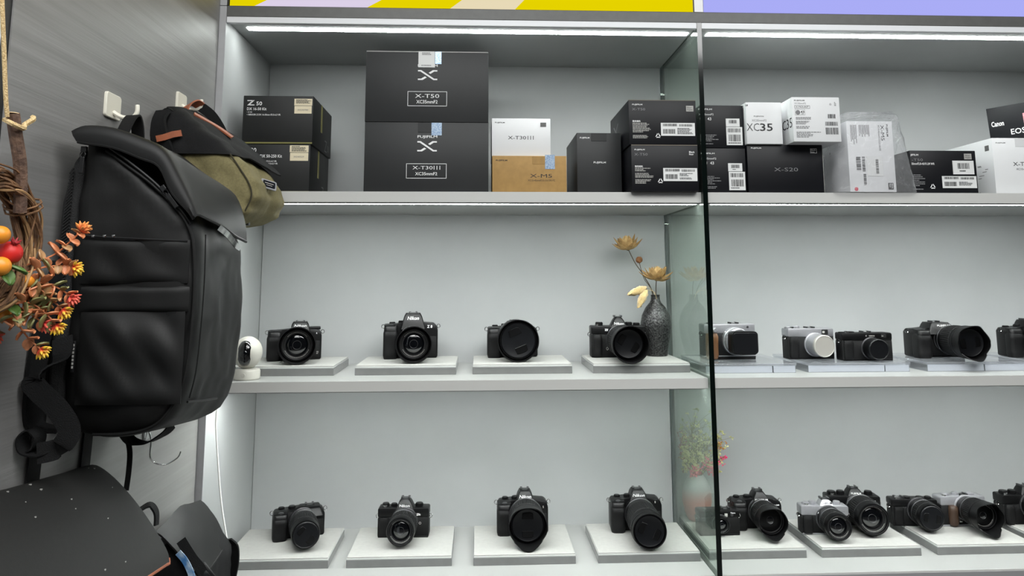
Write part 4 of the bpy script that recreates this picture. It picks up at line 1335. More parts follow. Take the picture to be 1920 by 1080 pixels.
# vase behind the glass
m = bpy.data.materials.new('glazed_grey_to_salmon')
m.use_nodes = True
nt = m.node_tree
bs = nt.nodes['Principled BSDF']
tc = nt.nodes.new('ShaderNodeTexCoord')
sx = nt.nodes.new('ShaderNodeSeparateXYZ')
rp = nt.nodes.new('ShaderNodeValToRGB')
mr = nt.nodes.new('ShaderNodeMapRange')
mr.inputs['From Max'].default_value = .11
nt.links.new(tc.outputs['Object'], sx.inputs[0])
nt.links.new(sx.outputs['Z'], mr.inputs['Value'])
nt.links.new(mr.outputs[0], rp.inputs[0])
nt.links.new(rp.outputs[0], bs.inputs['Base Color'])
rp.color_ramp.elements[0].position = .42
rp.color_ramp.elements[0].color = (*lin((170, 108, 96)), 1)
rp.color_ramp.elements[1].position = .72
rp.color_ramp.elements[1].color = (*lin((140, 138, 138)), 1)
bs.inputs['Roughness'].default_value = .45
VX, VY = 1.1295, .3050
o = thing('vase', 'egg shaped vase, grey above and salmon below, behind the glass divider', 'vase', (VX, VY, zb))
part('vase_body', lathe(NB(), [(.020, 0), (.024, .002), (.032, .020), (.0365, .045), (.0365, .062), (.032, .084), (.023, .101), (.0175, .108), (.0165, .110), (.0150, .109), (.0150, .09)], 'z', (0, 0, 0), 48), m, o, sm=70)
SPR = [('pale green dried sprig reaching highest behind the glass', (156, 160, 112), (-.010, .0, .235), 70, .050),
       ('dusty rose dried sprig at the far left behind the glass', (150, 96, 92), (-.040, .01, .195), 55, .034),
       ('cream green dried sprig at the middle of the glass vase bunch', (196, 194, 138), (.008, -.012, .205), 80, .046),
       ('olive dried sprig leaning right behind the glass edge', (170, 168, 110), (.040, .0, .200), 60, .040),
       ('yellow green dried sprig low at the left of the bunch', (186, 182, 120), (-.030, -.012, .165), 60, .036),
       ('pink dried blossom sprig bending right out of the salmon vase', (226, 96, 124), (.045, -.010, .140), 40, .022),
       ('small pink dried blossoms at the mouth of the salmon vase', (220, 110, 120), (-.006, -.012, .120), 22, .014),
       ('orange dried sprig showing right of the dark glass edge', (190, 130, 60), (.072, .0, .190), 14, .016),
       ('magenta dried blossom right of the dark glass edge', (216, 44, 104), (.074, -.004, .152), 8, .006)]
for i, (lb, colr, tip, n, sp) in enumerate(SPR):
    g = random.Random(100 + i)
    b0 = Vector((VX, VY, zb + .06))
    tp = Vector((VX, VY, zb)) + Vector(tip)
    tp.x = max(tp.x, XG + GT + .006)
    tp.y = min(tp.y, D - .012)
    mid = Vector((VX + tip[0] * .18, VY + tip[1] * .3, zb + .106))
    o = thing('dried_sprig', lb, 'dried flower', tuple(b0))
    ms = mat('sprig_stem_%d' % (i % 2), ((112, 104, 70), (126, 110, 74))[i % 2], .8)
    mf = mat('sprig_blossom_%d' % i, colr, .8, var=.25, vscale=90)
    bm = NB()
    tube(bm, cr([b0, mid, mid.lerp(tp, .55) + Vector((0, 0, .006)), tp], 6), .0008, 5)
    fl = NB()
    for k_ in range(n):
        t = g.uniform(.35, 1.05) if sp > .02 else g.uniform(.75, 1.05)
        p0 = mid.lerp(tp, min(t, 1) * .85)
        e = mid.lerp(tp, t) + Vector((g.gauss(0, 1), g.gauss(0, .6), g.gauss(0, .8))) * sp * (.35 + .3 * t)
        e.x = max(e.x, XG + GT + .006)
        e.y = min(max(e.y, .02), D - .008)
        tube(bm, [p0, p0.lerp(e, .6) + Vector((0, 0, .004)), e], .00035, 4)
        r_ = g.uniform(.0030, .0052)
        for q in range(5):
            d_ = Vector((g.gauss(0, 1), g.gauss(0, 1), g.gauss(0, 1))).normalized()
            s_ = d_.orthogonal().normalized()
            k2 = d_.cross(s_) * r_ * .28
            c0, c1, c2 = e, e + d_ * r_ + s_ * r_ * .45, e + d_ * r_ * 1.8
            c3 = e + d_ * r_ - s_ * r_ * .45
            v = [fl.verts.new(p) for p in (c0, c1, c2, c3)]
            u_ = [fl.verts.new(p + k2) for p in (c0.lerp(c2, .4), )]
            for a_, b2 in ((0, 1), (1, 2), (2, 3), (3, 0)):
                fl.faces.new((v[a_], v[b2], u_[0]))
            fl.faces.new((v[3], v[2], v[1], v[0]))
    part('stalks', bm, ms, o, world=o)
    part('florets', fl, mf, o, world=o, sm=0, kind='stuff')
ob = NB()
bmesh.ops.create_uvsphere(ob, u_segments=20, v_segments=14, radius=.0095)
for v in ob.verts:
    v.co.z *= 1.15
solo('glass_ornament', ob, mat('red_glass', (150, 30, 40), .06, coat=1.0), 'small glossy red glass ball behind the low black camera', 'ornament', (1.1290, .246, zb + .0112), sm=60)
part('ornament_cap', lathe(NB(), [(.0035, 0), (.0035, .004), (.002, .005)], 'z', (0, 0, .0095), 16), M_CHR, bpy.data.objects['glass_ornament'])

# ================================================================== wall hooks
M_HOOKP = mat('ivory_plastic', (220, 216, 202), .4)


def wall_hook(label, y0, y1, z0, z1, zk):
    ym = (y0 + y1) / 2
    o = thing('wall_hook', label, 'hook', (XW, ym, z0), group='square ivory wall hooks')
    bm = NB()
    loft(bm, [[(XW + a, y, z) for y, z in rrect(y0 + q, y1 - q, z0 + q, z1 - q, .005, 4)] for a, q in ((.0002, 0), (.0035, 0), (.0045, .001))])
    part('plate', bm, M_HOOKP, o, world=o)
    part('prong', tube(NB(), cr([(XW + .004, ym, zk + .004), (XW + .018, ym, zk - .004), (XW + .034, ym, zk - .004), (XW + .041, ym, zk + .004), (XW + .041, ym, zk + .016)], 6), [.0035] * 24 + [.0030], 8), M_HOOKP, o, world=o)
    return o


wall_hook('plain square ivory hook holding the black backpack', -.4813, -.4333, .2515, .2915, .258)
wall_hook('square ivory hook holding the olive bag', -.2134, -.1687, .3180, .3597, .332)
o = thing('wire_hook', 'thin chrome wire hook on the wall below the backpack', 'hook', (XW, -.24, -.30))
part('clip', BX(XW + .0002, XW + .004, -.268, -.246, -.283, -.262, .001), M_CHR, o, world=o)
part('wire', tube(NB(), cr([(XW + .005, -.256, -.268), (XW + .010, -.256, -.285), (XW + .010, -.256, -.312), (XW + .016, -.247, -.326), (XW + .030, -.236, -.331), (XW + .046, -.226, -.322), (XW + .050, -.222, -.312)], 6), .0014, 8), M_CHR, o, world=o)

# ================================================================== backpack
M_BAG = mat('coated_black_fabric', (23, 23, 23), .52, spec=.25, bump=.05, bscale=900)
M_BAGD = mat('black_webbing', (15, 15, 16), .7, spec=.25, bump=.5, bscale=900)
M_ZIP = mat('black_zipper', (15, 15, 16), .4)
M_MESH = mat('padded_mesh', (20, 20, 21), .85, bump=.8, bscale=700)
M_TAN = mat('tan_leather', (148, 82, 52), .55, var=.15, vscale=60, bump=.2, bscale=500)
M_OLIVE = mat('olive_canvas', (112, 104, 70), .85, var=.12, vscale=300, bump=.4, bscale=1200)
M_BCAN = mat('black_canvas', (22, 22, 23), .8, spec=.2, var=.1, vscale=300, bump=.4, bscale=1200)


def dense(ring, n=96):
    P_ = [Vector((a, b_, 0)) for a, b_ in ring]
    P_.append(P_[0])
    d_ = [0]
    for a, b_ in zip(P_, P_[1:]):
        d_.append(d_[-1] + (b_ - a).length)
    out = []
    j = 0
    for i in range(n):
        t = d_[-1] * i / n
        while d_[j + 1] < t: j += 1
        f = (t - d_[j]) / max(1e-9, d_[j + 1] - d_[j])
        q = P_[j].lerp(P_[j + 1], f)
        out.append((q.x, q.y))
    return out


def sample(tab, z):
    """linear table lookup: rows (z, a, b)"""
    for r0, r1 in zip(tab, tab[1:]):
        if r0[0] <= z <= r1[0]:
            f = (z - r0[0]) / (r1[0] - r0[0])
            f = f * f * (3 - 2 * f) * .5 + f * .5
            return [a + (b_ - a) * f for a, b_ in zip(r0[1:], r1[1:])]
    return list(tab[-1][1:]) if z > tab[-1][0] else list(tab[0][1:])


def soft_body(tab, y0, y1, rad, nz, wob, freq, shear=lambda y, z: 0, seed=0, taper=0.0):
    bm = NB()
    z_a, z_b = tab[0][0], tab[-1][0]
    rings = []
    for i in range(nz + 1):
        z = z_a + (z_b - z_a) * i / nz
        x0, x1, q = sample(tab, z)
        ring = []
        cx, cy = (x0 + x1) / 2, (y0 + y1) / 2
        for x, y in dense(rrect(x0, x1, y0 + q, y1 - q, rad)):
            n_ = noise.noise(Vector((x * freq + seed, y * freq, z * freq * .7)))
            n_ += .5 * noise.noise(Vector((x * freq * 2.3 + z * freq, y * freq * 2.3 + seed, z * freq * 1.9)))
            dx_, dy_ = (x - cx), (y - cy)
            l_ = math.hypot(dx_ / max(1e-6, (x1 - x0)), dy_ / max(1e-6, (y1 - y0))) + 1e-6
            k_ = wob * n_
            ring.append((x * (1 - taper * (y - y0) / (y1 - y0)) + k_ * dx_ / max(1e-6, (x1 - x0)) / l_, y + k_ * dy_ / max(1e-6, (y1 - y0)) / l_, z + shear(y, z)))
        rings.append(ring)
    loft(bm, rings)
    return bm


YN, YF = -.600, -.338
bp = thing('backpack', 'big matte black roll top backpack hanging on the wall hook', 'backpack', (.09, -.47, -.215))
tab = [(-.214, .045, .090, .045), (-.208, .022, .125, .024), (-.190, .012, .155, .010), (-.165, .011, .171, .003), (-.130, .010, .180, 0), (-.05, .010, .185, 0), (.05, .010, .182, 0), (.075, .011, .175, 0), (.10, .012, .158, 0), (.135, .014, .118, 0), (.165, .016, .078, .001), (.190, .020, .046, .008)]
shr = lambda y, z: -.10 * (y + .6) * min(1, max(0, (.1 - z) / .25))
part('main_body', soft_body(tab, YN, YF, .026, 46, .0055, 16, shr, taper=.075), M_BAG, bp, world=bp, sm=60)
# side pocket with its top band, seen face on
yp = YN - .0035


def sidepanel(x0, x1, z0, z1, th, wob, name, seed, edge=.004, nx=18, nz=18):
    grid = []
    for i in range(nx + 1):
        u = i / nx
        row = []
        for j in range(nz + 1):
            v = j / nz
            x = x0 + (x1 - x0) * u
            z = z0 + (z1 - z0) * v
            fold = noise.noise(Vector((x * 22 + z * 16 + seed, seed, z * 9 - x * 9))) * wob
            bul = edge * (1 - (2 * u - 1) ** 6) * (1 - (2 * v - 1) ** 6)
            row.append((x, yp + .003 - bul - fold * (1 - (2 * u - 1) ** 4) * (1 - (2 * v - 1) ** 4), z))
        grid.append(row)
    return part(name, sheet(NB(), grid, th), M_BAG, bp, world=bp, sm=60)


sidepanel(.036, .174, -.168, -.043, .0022, .018, 'side_pocket', 4, .007, 28, 28)
sidepanel(.034, .178, -.046, -.013, .0026, .002, 'pocket_band', 9, .006)
sidepanel(.031, .175, -.008, .051, .0020, .006, 'side_panel', 2, .005)
part('pocket_slit', tube(NB(), cr([(.034, yp - .0005, .057), (.07, yp - .001, .054), (.12, yp - .001, .0515), (.172, yp + .001, .0495)], 5), .0016, 6), M_ZIP, bp, world=bp)
zs = NB()
for x in (.045, .060, .072):
    bx(zs, x, x + .004, yp - .0035, yp - .001, .0545, .0575, .0004)
part('zipper_glint', zs, M_CHR, bp, world=bp)
pp = [(.052, YN + .002, .176), (.085, YN - .001, .153), (.118, YN - .001, .129), (.150, YN + .001, .098), (.168, YN + .002, .074), (.1775, YN + .004, .045), (.1815, YN + .006, -.02), (.1790, YN + .006, -.10), (.171, YN + .006, -.150), (.150, YN + .008, -.187), (.125, YN + .014, -.203), (.09, YN + .020, -.210), (.05, YN + .024, -.211)]
part('piping', tube(NB(), cr(pp, 6), .0022, 8), M_BAG, bp, world=bp)
part('front_seam', tube(NB(), cr([(.186, YN + .026, .06), (.1875, YN + .026, -.02), (.183, YN + .027, -.12), (.174, YN + .030, -.165)], 6), .0010, 6), M_BAG, bp, world=bp)
part('front_zipper', tube(NB(), cr([(.168, YN + .040, -.172), (.172, YN + .09, -.178), (.171, YN + .15, -.184)], 6), .0016, 6), M_ZIP, bp, world=bp)
part('main_zipper', tube(NB(), cr([(.056, YN - .001, .181), (.09, YN - .0025, .157), (.125, YN - .0025, .129), (.158, YN, .095), (.172, YN + .004, .074)], 6), .0020, 8), M_ZIP, bp, world=bp)
for zx, zz, an in ((.137, .122, -52), (.0265, .176, -92)):
    z_ = part('zipper_pull', NB(), M_ZIP, bp)
    bm = NB()
    bx(bm, -.004, .004, -.003, .002, -.004, .004, .001)
    tube(bm, [(.0034 * math.cos(t), -.003, -.0075 + .0042 * math.sin(t)) for t in [2 * PI * k_ / 12 for k_ in range(12)]], .0009, 6, closed=True)
    bx(bm, -.0032, .0032, -.004, -.002, -.034, -.011, .0008)
    bm.to_mesh(z_.data)
    bm.free()
    z_.location = Vector((zx, YN - .006, zz)) - ORG[bp.name]
    z_.rotation_euler = (0, R(-(an + 90)), 0)
# ribbed back padding against the wall
bm = soft_body([(-.19, -.002, .014, .012), (-.15, -.006, .016, 0), (.10, -.006, .018, 0), (.165, .006, .022, .002), (.178, .012, .020, .012)], YN + .004, YF - .004, .008, 20, .001, 30)
bk = part('back_padding', bm, M_MESH, bp, world=bp, sm=60)
bm = NB()
for k_ in range(46):
    z = -.06 + k_ * .0046
    tube(bm, [(-.007 + .00026 * k_, YN + .0030, z - .004), (.010, YN + .0015, z + .004)], .0013, 5)
part('padding_ribs', bm, M_MESH, bk, world=bp)
# roll top flap
N0 = [(.020, .186), (.030, .184), (.069, .178), (.105, .164), (.132, .152), (.1515, .1157), (.1745, .0907), (.182, .080)]
N1 = [(.010, .200), (.025, .207), (.062, .205), (.105, .190), (.135, .174), (.158, .140), (.180, .103), (.187, .088)]
FF = [(.004, .216), (.016, .224), (.046, .213), (.080, .189), (.113, .166), (.148, .142), (.166, .092), (.170, .062)]
cN0, cN1, cF = ([(v.x, v.z) for v in cr([(a, 0, b_) for a, b_ in T_], 4)] for T_ in (N0, N1, FF))
grid = []
ys_ = [(-.6145, 0, 0), (-.6165, 0, .45), (-.6135, 0, .85), (-.606, 0, 1.0)] + [(-.606 + (YF + .606) * k_ / 10, k_ / 10, 1.0) for k_ in range(1, 11)]
for y, f, e in ys_:
    row = []
    for (a0, b0_), (a1, b1), (a2, b2) in zip(cN0, cN1, cF):
        x = a0 + (a1 - a0) * e
        z = b0_ + (b1 - b0_) * e
        x += (a2 - x) * f
        z += (b2 - z) * f
        n_ = noise.noise(Vector((x * 14, y * 14, z * 14))) * .003 * e
        row.append((x + n_ * .5, y, z + n_))
    grid.append(row)
part('flap', sheet(NB(), grid, .0032), M_BAG, bp, world=bp, sm=60)
part('flap_hem', tube(NB(), [Vector(p) + Vector((.001, 0, -.001)) for p in grid[0]], .0022, 6), M_BAG, bp, world=bp)
part('hem_piping', tube(NB(), [Vector(r_[-1]) + Vector((.0005, 0, 0)) for r_ in grid], .0024, 6), M_BAG, bp, world=bp)
# metal key tag below the flap
part('metal_pull', ribbon(NB(), cr([(.185, -.520, .074), (.192, -.500, .064), (.195, -.470, .050), (.194, -.445, .046)], 5), (.3, 0, 1), .009, .0016), M_CHR, bp, world=bp)
# handle loop over the hook
hp = cr([(.012, -.490, .190), (.016, -.478, .226), (.020, -.464, .2525), (.022, -.452, .2535), (.022, -.440, .226), (.014, -.430, .190)], 6)
part('handle', ribbon(NB(), hp, (1, -.25, 0), .022, .0028), M_BAGD, bp, world=bp)
# shoulder strap webbing, curled ends
part('shoulder_strap', ribbon(NB(), cr([(.016, -.605, -.08), (.022, -.618, -.105), (.002, -.640, -.128), (.010, -.642, -.142), (.034, -.636, -.168), (.047, -.630, -.196), (.036, -.632, -.216), (.012, -.636, -.222)], 6), (.75, .2, .62), .026, .0022), M_BAGD, bp, world=bp)
part('strap_curl', ribbon(NB(), cr([(.034, -.620, -.216), (.014, -.630, -.223), (-.004, -.634, -.218), (-.0085, -.634, -.203), (.000, -.632, -.193), (.010, -.630, -.201), (.008, -.630, -.214), (.000, -.630, -.219)], 6), (.25, 1, .1), .020, .0020), M_BAGD, bp, world=bp)
part('shoulder_strap', ribbon(NB(), cr([(.004, -.600, .02), (-.004, -.615, -.06), (-.006, -.622, -.14), (-.007, -.612, -.19), (.020, -.604, -.198)], 6), (.3, 1, 0), .026, .006), M_BAGD, bp, world=bp)
part('lower_strap', ribbon(NB(), cr([(.040, -.47, -.222), (.046, -.45, -.244), (.066, -.44, -.250), (.086, -.43, -.240), (.096, -.42, -.228)], 6), (.3, 1, 0), .020, .0020), M_BAGD, bp, world=bp)
part('strap_tail', ribbon(NB(), cr([(.044, -.458, -.240), (.048, -.456, -.262), (.048, -.456, -.290), (.046, -.456, -.316)], 5), (1, .3, 0), .0075, .0014), M_BAGD, bp, world=bp)
tg = part('side_tag', BX(.0295, .0345, yp - .0030, yp - .0006, -.125, -.084, .0006), M_ZIP, bp, world=bp)
bm = NB()
for k_ in range(7):
    bx(bm, .0310, .0332, yp - .0036, yp - .0028, -.120 + k_ * .0048, -.1168 + k_ * .0048)
part('tag_print', bm, M_GLAB, tg, world=bp, sm=0)

# ================================================================== olive bag on the second hook
ob = thing('shoulder_bag', 'olive and black canvas bag with tan leather trim hanging on a hook', 'bag', (.08, -.19, .10))
tab = [(.098, .050, .112, .020), (.104, .025, .138, .008), (.122, .006, .160, .002), (.150, .000, .172, 0), (.172, -.002, .168, 0), (.20, -.003, .148, 0), (.235, -.003, .116, 0), (.258, .000, .090, 0)]
part('canvas_body', soft_body(tab, -.300, -.087, .020, 36, .009, 18, lambda y, z: .03 * (y + .2), 3), M_OLIVE, ob, world=ob, sm=60)
tab = [(.226, -.006, .126, -.004), (.250, -.008, .104, -.004), (.280, -.009, .062, 0), (.302, -.008, .036, .004), (.316, -.004, .018, .016)]
part('upper_body', soft_body(tab, -.304, -.083, .018, 18, .005, 20, lambda y, z: .05 * (y + .2), 8), M_BCAN, ob, world=ob, sm=60)
grid = []
pf = [(v.x, v.z) for v in cr([(-.008, 0, .312), (.012, 0, .324), (.040, 0, .306), (.075, 0, .284), (.112, 0, .252), (.140, 0, .228), (.156, 0, .212)], 4)]
for j in range(13):
    f = j / 12
    y = -.298 + (.222) * f
    row = []
    for i, (x, z) in enumerate(pf):
        t = i / (len(pf) - 1)
        sc = .72 + .28 * min(1, f * 1.6)
        xx = -.008 + (x + .008) * sc
        zz = .312 + (z - .312) * (sc ** .9) - .016 * (1 - min(1, f * 3)) + noise.noise(Vector((x * 25, y * 25, 1))) * .004
        row.append((xx, y, zz))
    grid.append(row)
part('lid', sheet(NB(), grid, .003), M_BCAN, ob, world=ob, sm=60)
part('leather_strip', ribbon(NB(), cr([(.030, -.235, .310), (.050, -.222, .299), (.072, -.212, .286), (.094, -.205, .270)], 6), (.1, 1, .2), .014, .003), M_TAN, ob, world=ob)
part('leather_handle', ribbon(NB(), cr([(.004, -.232, .300), (.010, -.222, .326), (.018, -.205, .338), (.026, -.192, .3345)], 6), (.8, -.2, .45), .020, .0028), M_TAN, ob, world=ob)
part('webbing_loop', ribbon(NB(), cr([(.026, -.192, .333), (.040, -.168, .320), (.050, -.140, .296), (.052, -.12, .276)], 6), (.5, .4, .6), .020, .002), M_BAGD, ob, world=ob)
part('shoulder_strap', ribbon(NB(), cr([(.000, -.300, .300), (-.004, -.312, .280), (.002, -.316, .255), (.012, -.312, .225), (.020, -.306, .200)], 6), (1, -.3, .15), .032, .006), M_BCAN, ob, world=ob)
part('leather_keeper', ribbon(NB(), [(.001, -.3235, .2440), (.014, -.3235, .2470), (.028, -.321, .2530), (.040, -.314, .2570)], (.1, -.1, 1), .011, .003), M_TAN, ob, world=ob)
bm = NB()
prism(bm, rrect(-.016, .016, -.010, .010, .003, 3), -.0014, .0014, .0006, 1)
bd = part('metal_badge', bm, M_SIL, ob)
part('badge_inlay', prism(NB(), rrect(-.0125, .0125, -.0068, .0068, .002, 3), -.0020, -.0010), M_BP, bd)
part('badge_emblem', quads([(-.009, .0012, .009, .0024), (-.006, -.0030, .006, -.0020)], -.0022), M_SILC, bd, sm=0)
bd.location = Vector((.1660, -.200, .178)) - ORG[ob.name]
bd.rotation_euler = (R(-22), R(12), R(40))
bm = NB()
for k_ in range(3):
    bx(bm, .078 + k_ * .020, .094 + k_ * .020, -.235 + k_ * .012, -.222 + k_ * .012, .093 + k_ * .003, .100 + k_ * .003, .002)
part('bottom_feet', bm, M_ZIP, ob, world=ob)
part('front_seam', tube(NB(), cr([(.122, -.2975, .222), (.141, -.2975, .195), (.158, -.2965, .168), (.163, -.2960, .145), (.152, -.2940, .118)], 6), .0016, 6), mat('olive_seam', (52, 48, 32), .9), ob, world=ob)

# ================================================================== messenger bag, lower left
mb = thing('messenger_bag', 'large black messenger bag with a tan piped flap at the lower left', 'bag', (.06, -.70, -.62))
M_FLAP = mat('charcoal_nylon_flap', (34, 34, 33), .65, spec=.25, var=.06, vscale=200, bump=.15, bscale=900)
tab = [(-.62, .004, .080, .010), (-.60, .000, .098, 0), (-.45, .000, .104, 0), (-.38, .000, .085, 0), (-.320, .000, .040, 0), (-.298, .002, .020, .004)]
part('main_body', soft_body(tab, -1.02, -.472, .02, 18, .004, 16, lambda y, z: -.06 * (y + .46)), M_BCAN, mb, world=mb, sm=60)
pf = [(v.x, v.z) for v in cr([(-.012, 0, -.281), (.004, 0, -.279), (.030, 0, -.297), (.062, 0, -.330), (.090, 0, -.366), (.112, 0, -.398), (.120, 0, -.414)], 4)]
grid = []
NJ = 16
for j in range(NJ + 1):
    f = j / NJ
    y = -.462 - .57 * f ** 1.25
    row = []
    for i, (x, z) in enumerate(pf):
        t = i / (len(pf) - 1)
        inset = .060 * max(0, 1 - f * 6) * (t ** 5) + .030 * max(0, 1 - f * 6) * (1 - t) ** 3
        q = Vector((x, y - .012 * t * 0, z - .10 * (y + .462)))
        if j == 0:
            q.y -= .010 * t ** 7 + .006 * (1 - t) ** 2
        q.z += noise.noise(Vector((x * 9, y * 9, 2))) * .004
        row.append(q)
    grid.append(row)
part('flap', sheet(NB(), grid, .0036), M_FLAP, mb, world=mb, sm=60)
edge = [Vector(grid[0][i]) for i in range(len(pf) - 3, len(pf))] + [Vector(r_[-1]) for r_ in grid[1:]]
part('leather_piping', tube(NB(), [p + Vector((.0008, 0, -.0012)) for p in edge], .0026, 6), M_TAN, mb, world=mb)
for ya, w in ((-.598, .030), (-.464, .026)):
    part('strap', ribbon(NB(), cr([(-.010, ya - .008, -.300), (-.0122, ya, -.255), (-.0125, ya + .004, -.20), (-.0125, ya + .006, -.12)], 5), (0, 1, 0), w, .0022), M_BAGD, mb, world=mb)
part('side_loop', ribbon(NB(), cr([(.066, -.452, -.345), (.076, -.440, -.342), (.084, -.436, -.354), (.086, -.438, -.372)], 6), (0, 1, .2), .012, .003), M_BAGD, mb, world=mb)
ls = NB()
g = random.Random(11)
for k_ in range(14):
    i = g.randrange(4, len(pf) - 5)
    j = g.randrange(1, 8)
    p = Vector(grid[j][i]).lerp(Vector(grid[j + 1][i + 1]), g.random())
    r_ = g.uniform(.0006, .0016)
    bx(ls, p.x - r_, p.x + r_, p.y - r_, p.y + r_, p.z + .0012, p.z + .0028)
part('lint_specks', ls, M_GLAB, mb, world=mb, sm=0, kind='stuff')

# ================================================================== small bag, lower left
sbag = thing('sling_bag', 'small black sling bag with a folded flap and buckle beside the cabinet edge', 'bag', (.05, -.16, -.66))
tab = [(-.66, .006, .070, .008), (-.64, .000, .088, 0), (-.53, .000, .088, 0), (-.49, .002, .062, 0), (-.462, .004, .030, .006)]
part('main_body', soft_body(tab, -.255, -.055, .02, 16, .006, 20, seed=5), M_BCAN, sbag, world=sbag, sm=60)
cA, cB, cC, cE = Vector((.014, -.262, -.438)), Vector((.020, -.070, -.440)), Vector((.092, -.262, -.524)), Vector((.078, -.070, -.522))
grid = []
for i in range(11):
    u = i / 10
    row = []
    for j in range(11):
        v = j / 10
        p = cA.lerp(cB, u).lerp(cC.lerp(cE, u), v)
        p += Vector((.004, 0, .005)) * math.sin(PI * min(1, v * 1.1)) + Vector((0, 0, .012)) * math.sin(PI * u) * (1 - v)
        p.z += noise.noise(Vector((u * 3, v * 3, 4))) * .006
        row.append(p)
    grid.append(row)
part('flap', sheet(NB(), grid, .0032), M_BAG, sbag, world=sbag, sm=60)
part('flap_hem', tube(NB(), [Vector(r_[-1]) for r_ in grid], .0028, 6), M_BAGD, sbag, world=sbag)
bm = NB()
bx(bm, -.011, .011, -.003, .003, -.016, .016, .002)
bx(bm, -.006, .006, -.0045, .0045, -.010, .004, .001)
bk = part('buckle', bm, M_ZIP, sbag)
bk.location = Vector((.104, -.268, -.505)) - ORG[sbag.name]
bk.rotation_euler = (R(-10), R(-38), R(20))
part('strap', ribbon(NB(), cr([(.060, -.266, -.450), (.082, -.270, -.478), (.100, -.272, -.498), (.112, -.270, -.53)], 5), (.6, .3, .6), .016, .002), M_BAGD, sbag, world=sbag)
part('side_tab', ribbon(NB(), cr([(.078, -.066, -.515), (.088, -.060, -.530), (.090, -.060, -.56), (.084, -.062, -.60)], 5), (.8, -.4, 0), .022, .003), M_BAGD, sbag, world=sbag)
rb = ribbon(NB(), cr([(.080, -.330, -.448), (.094, -.330, -.464), (.106, -.330, -.490), (.114, -.330, -.530)], 6), (.75, -.1, .6), .011, .0008)
solo('lanyard_ribbon', rb, mat('blue_white_ribbon', (206, 226, 236), .5, rgb2=(72, 128, 186), vscale=60), 'pale blue patterned ribbon hanging between the two lower bags', 'ribbon')

# ================================================================== power cable
solo('power_cable', tube(NB(), cr([(.024, -.008, -.236), (.0245, -.012, -.273), (.0255, -.014, -.3074), (.033, -.016, -.3715), (.0448, -.018, -.4559), (.0590, -.022, -.5186), (.0688, -.024, -.56), (.0815, -.026, -.6012), (.09, -.028, -.66)], 6), .0017, 8),
     mat('white_cable', (232, 232, 226), .45), 'thin white power cable hanging down past the lower shelf', 'cable')

# ================================================================== wreath
wr = thing('twig_wreath', 'brown twig wreath with orange succulents and fruit at the left edge', 'wreath', (.035, -.80, -.05))
M_TWIG = mat('brown_twig', (128, 92, 60), .8, rgb2=(86, 60, 40), vscale=90, bump=.4, bscale=300)
M_TWL = mat('pale_twig', (170, 134, 92), .8)
WC, WRr = Vector((.034, -.802, .042)), .070
g = random.Random(21)
for k_ in range(52):
    a0 = g.uniform(0, 2 * PI)
    ln_ = g.uniform(2.6, 5.6)
    ph, w_, rr = g.uniform(0, 2 * PI), g.choice((-1.2, .8, 1.5, 2.2)), g.uniform(.004, .0165)
    pts = []
    n = 34
    for i in range(n + 1):
        a = a0 + ln_ * i / n
        q = ph + w_ * (a - a0)
        r_ = WRr + rr * math.cos(q) + .0012 * math.sin(9 * a + ph)
        pts.append(WC + Vector((rr * .92 * math.sin(q), r_ * math.cos(a), r_ * math.sin(a))))
    part('twig', tube(NB(), pts, g.uniform(.0010, .0020), 5), M_TWIG if k_ % 4 else M_TWL, wr, world=wr, sm=50)
for a in (.55, 2.4, 4.3):
    c_ = WC + Vector((0, WRr * math.cos(a), WRr * math.sin(a)))
    e1 = Vector((0, math.cos(a), math.sin(a)))
    part('twig_binding', tube(NB(), [c_ + Vector((1, 0, 0)) * .0195 * math.sin(t) + e1 * .0195 * math.cos(t) + Vector((0, -math.sin(a), math.cos(a))) * .006 * t / 6 for t in [2 * PI * i / 20 * 2 for i in range(21)]], .0012, 5), M_TWIG, wr, world=wr)
# branch and twine it hangs from
M_BARK = mat('bark', (118, 92, 76), .85, rgb2=(82, 62, 52), vscale=120, bump=.8, bscale=200)
part('branch', tube(NB(), cr([(.045, -.797, .184), (.045, -.788, .160), (.045, -.776, .130), (.042, -.766, .100), (.040, -.76, .075)], 5), .0072, 10), M_BARK, wr, world=wr)
part('cut_end', lathe(NB(), [(.0066, 0), (.0062, .0008), (.001, .0009)], 'z', (.045, -.797, .1838), 16), mat('cut_wood', (206, 178, 136), .8), wr, world=wr)
M_TWINE = mat('jute_twine', (226, 200, 152), .9, rgb2=(190, 158, 108), vscale=500, bump=1.0, bscale=700)
part('twine', tube(NB(), cr([(.045, -.806, .178), (.045, -.812, .20), (.045, -.822, .25), (.045, -.833, .304), (.045, -.845, .37)], 6), .0024, 8), M_TWINE, wr, world=wr)
part('twine_knot', tube(NB(), cr([(.0385, -.800, .176), (.052, -.806, .170), (.055, -.792, .168), (.050, -.782, .174), (.054, -.774, .182), (.050, -.768, .186)], 5), .0030, 6), M_TWINE, wr, world=wr)


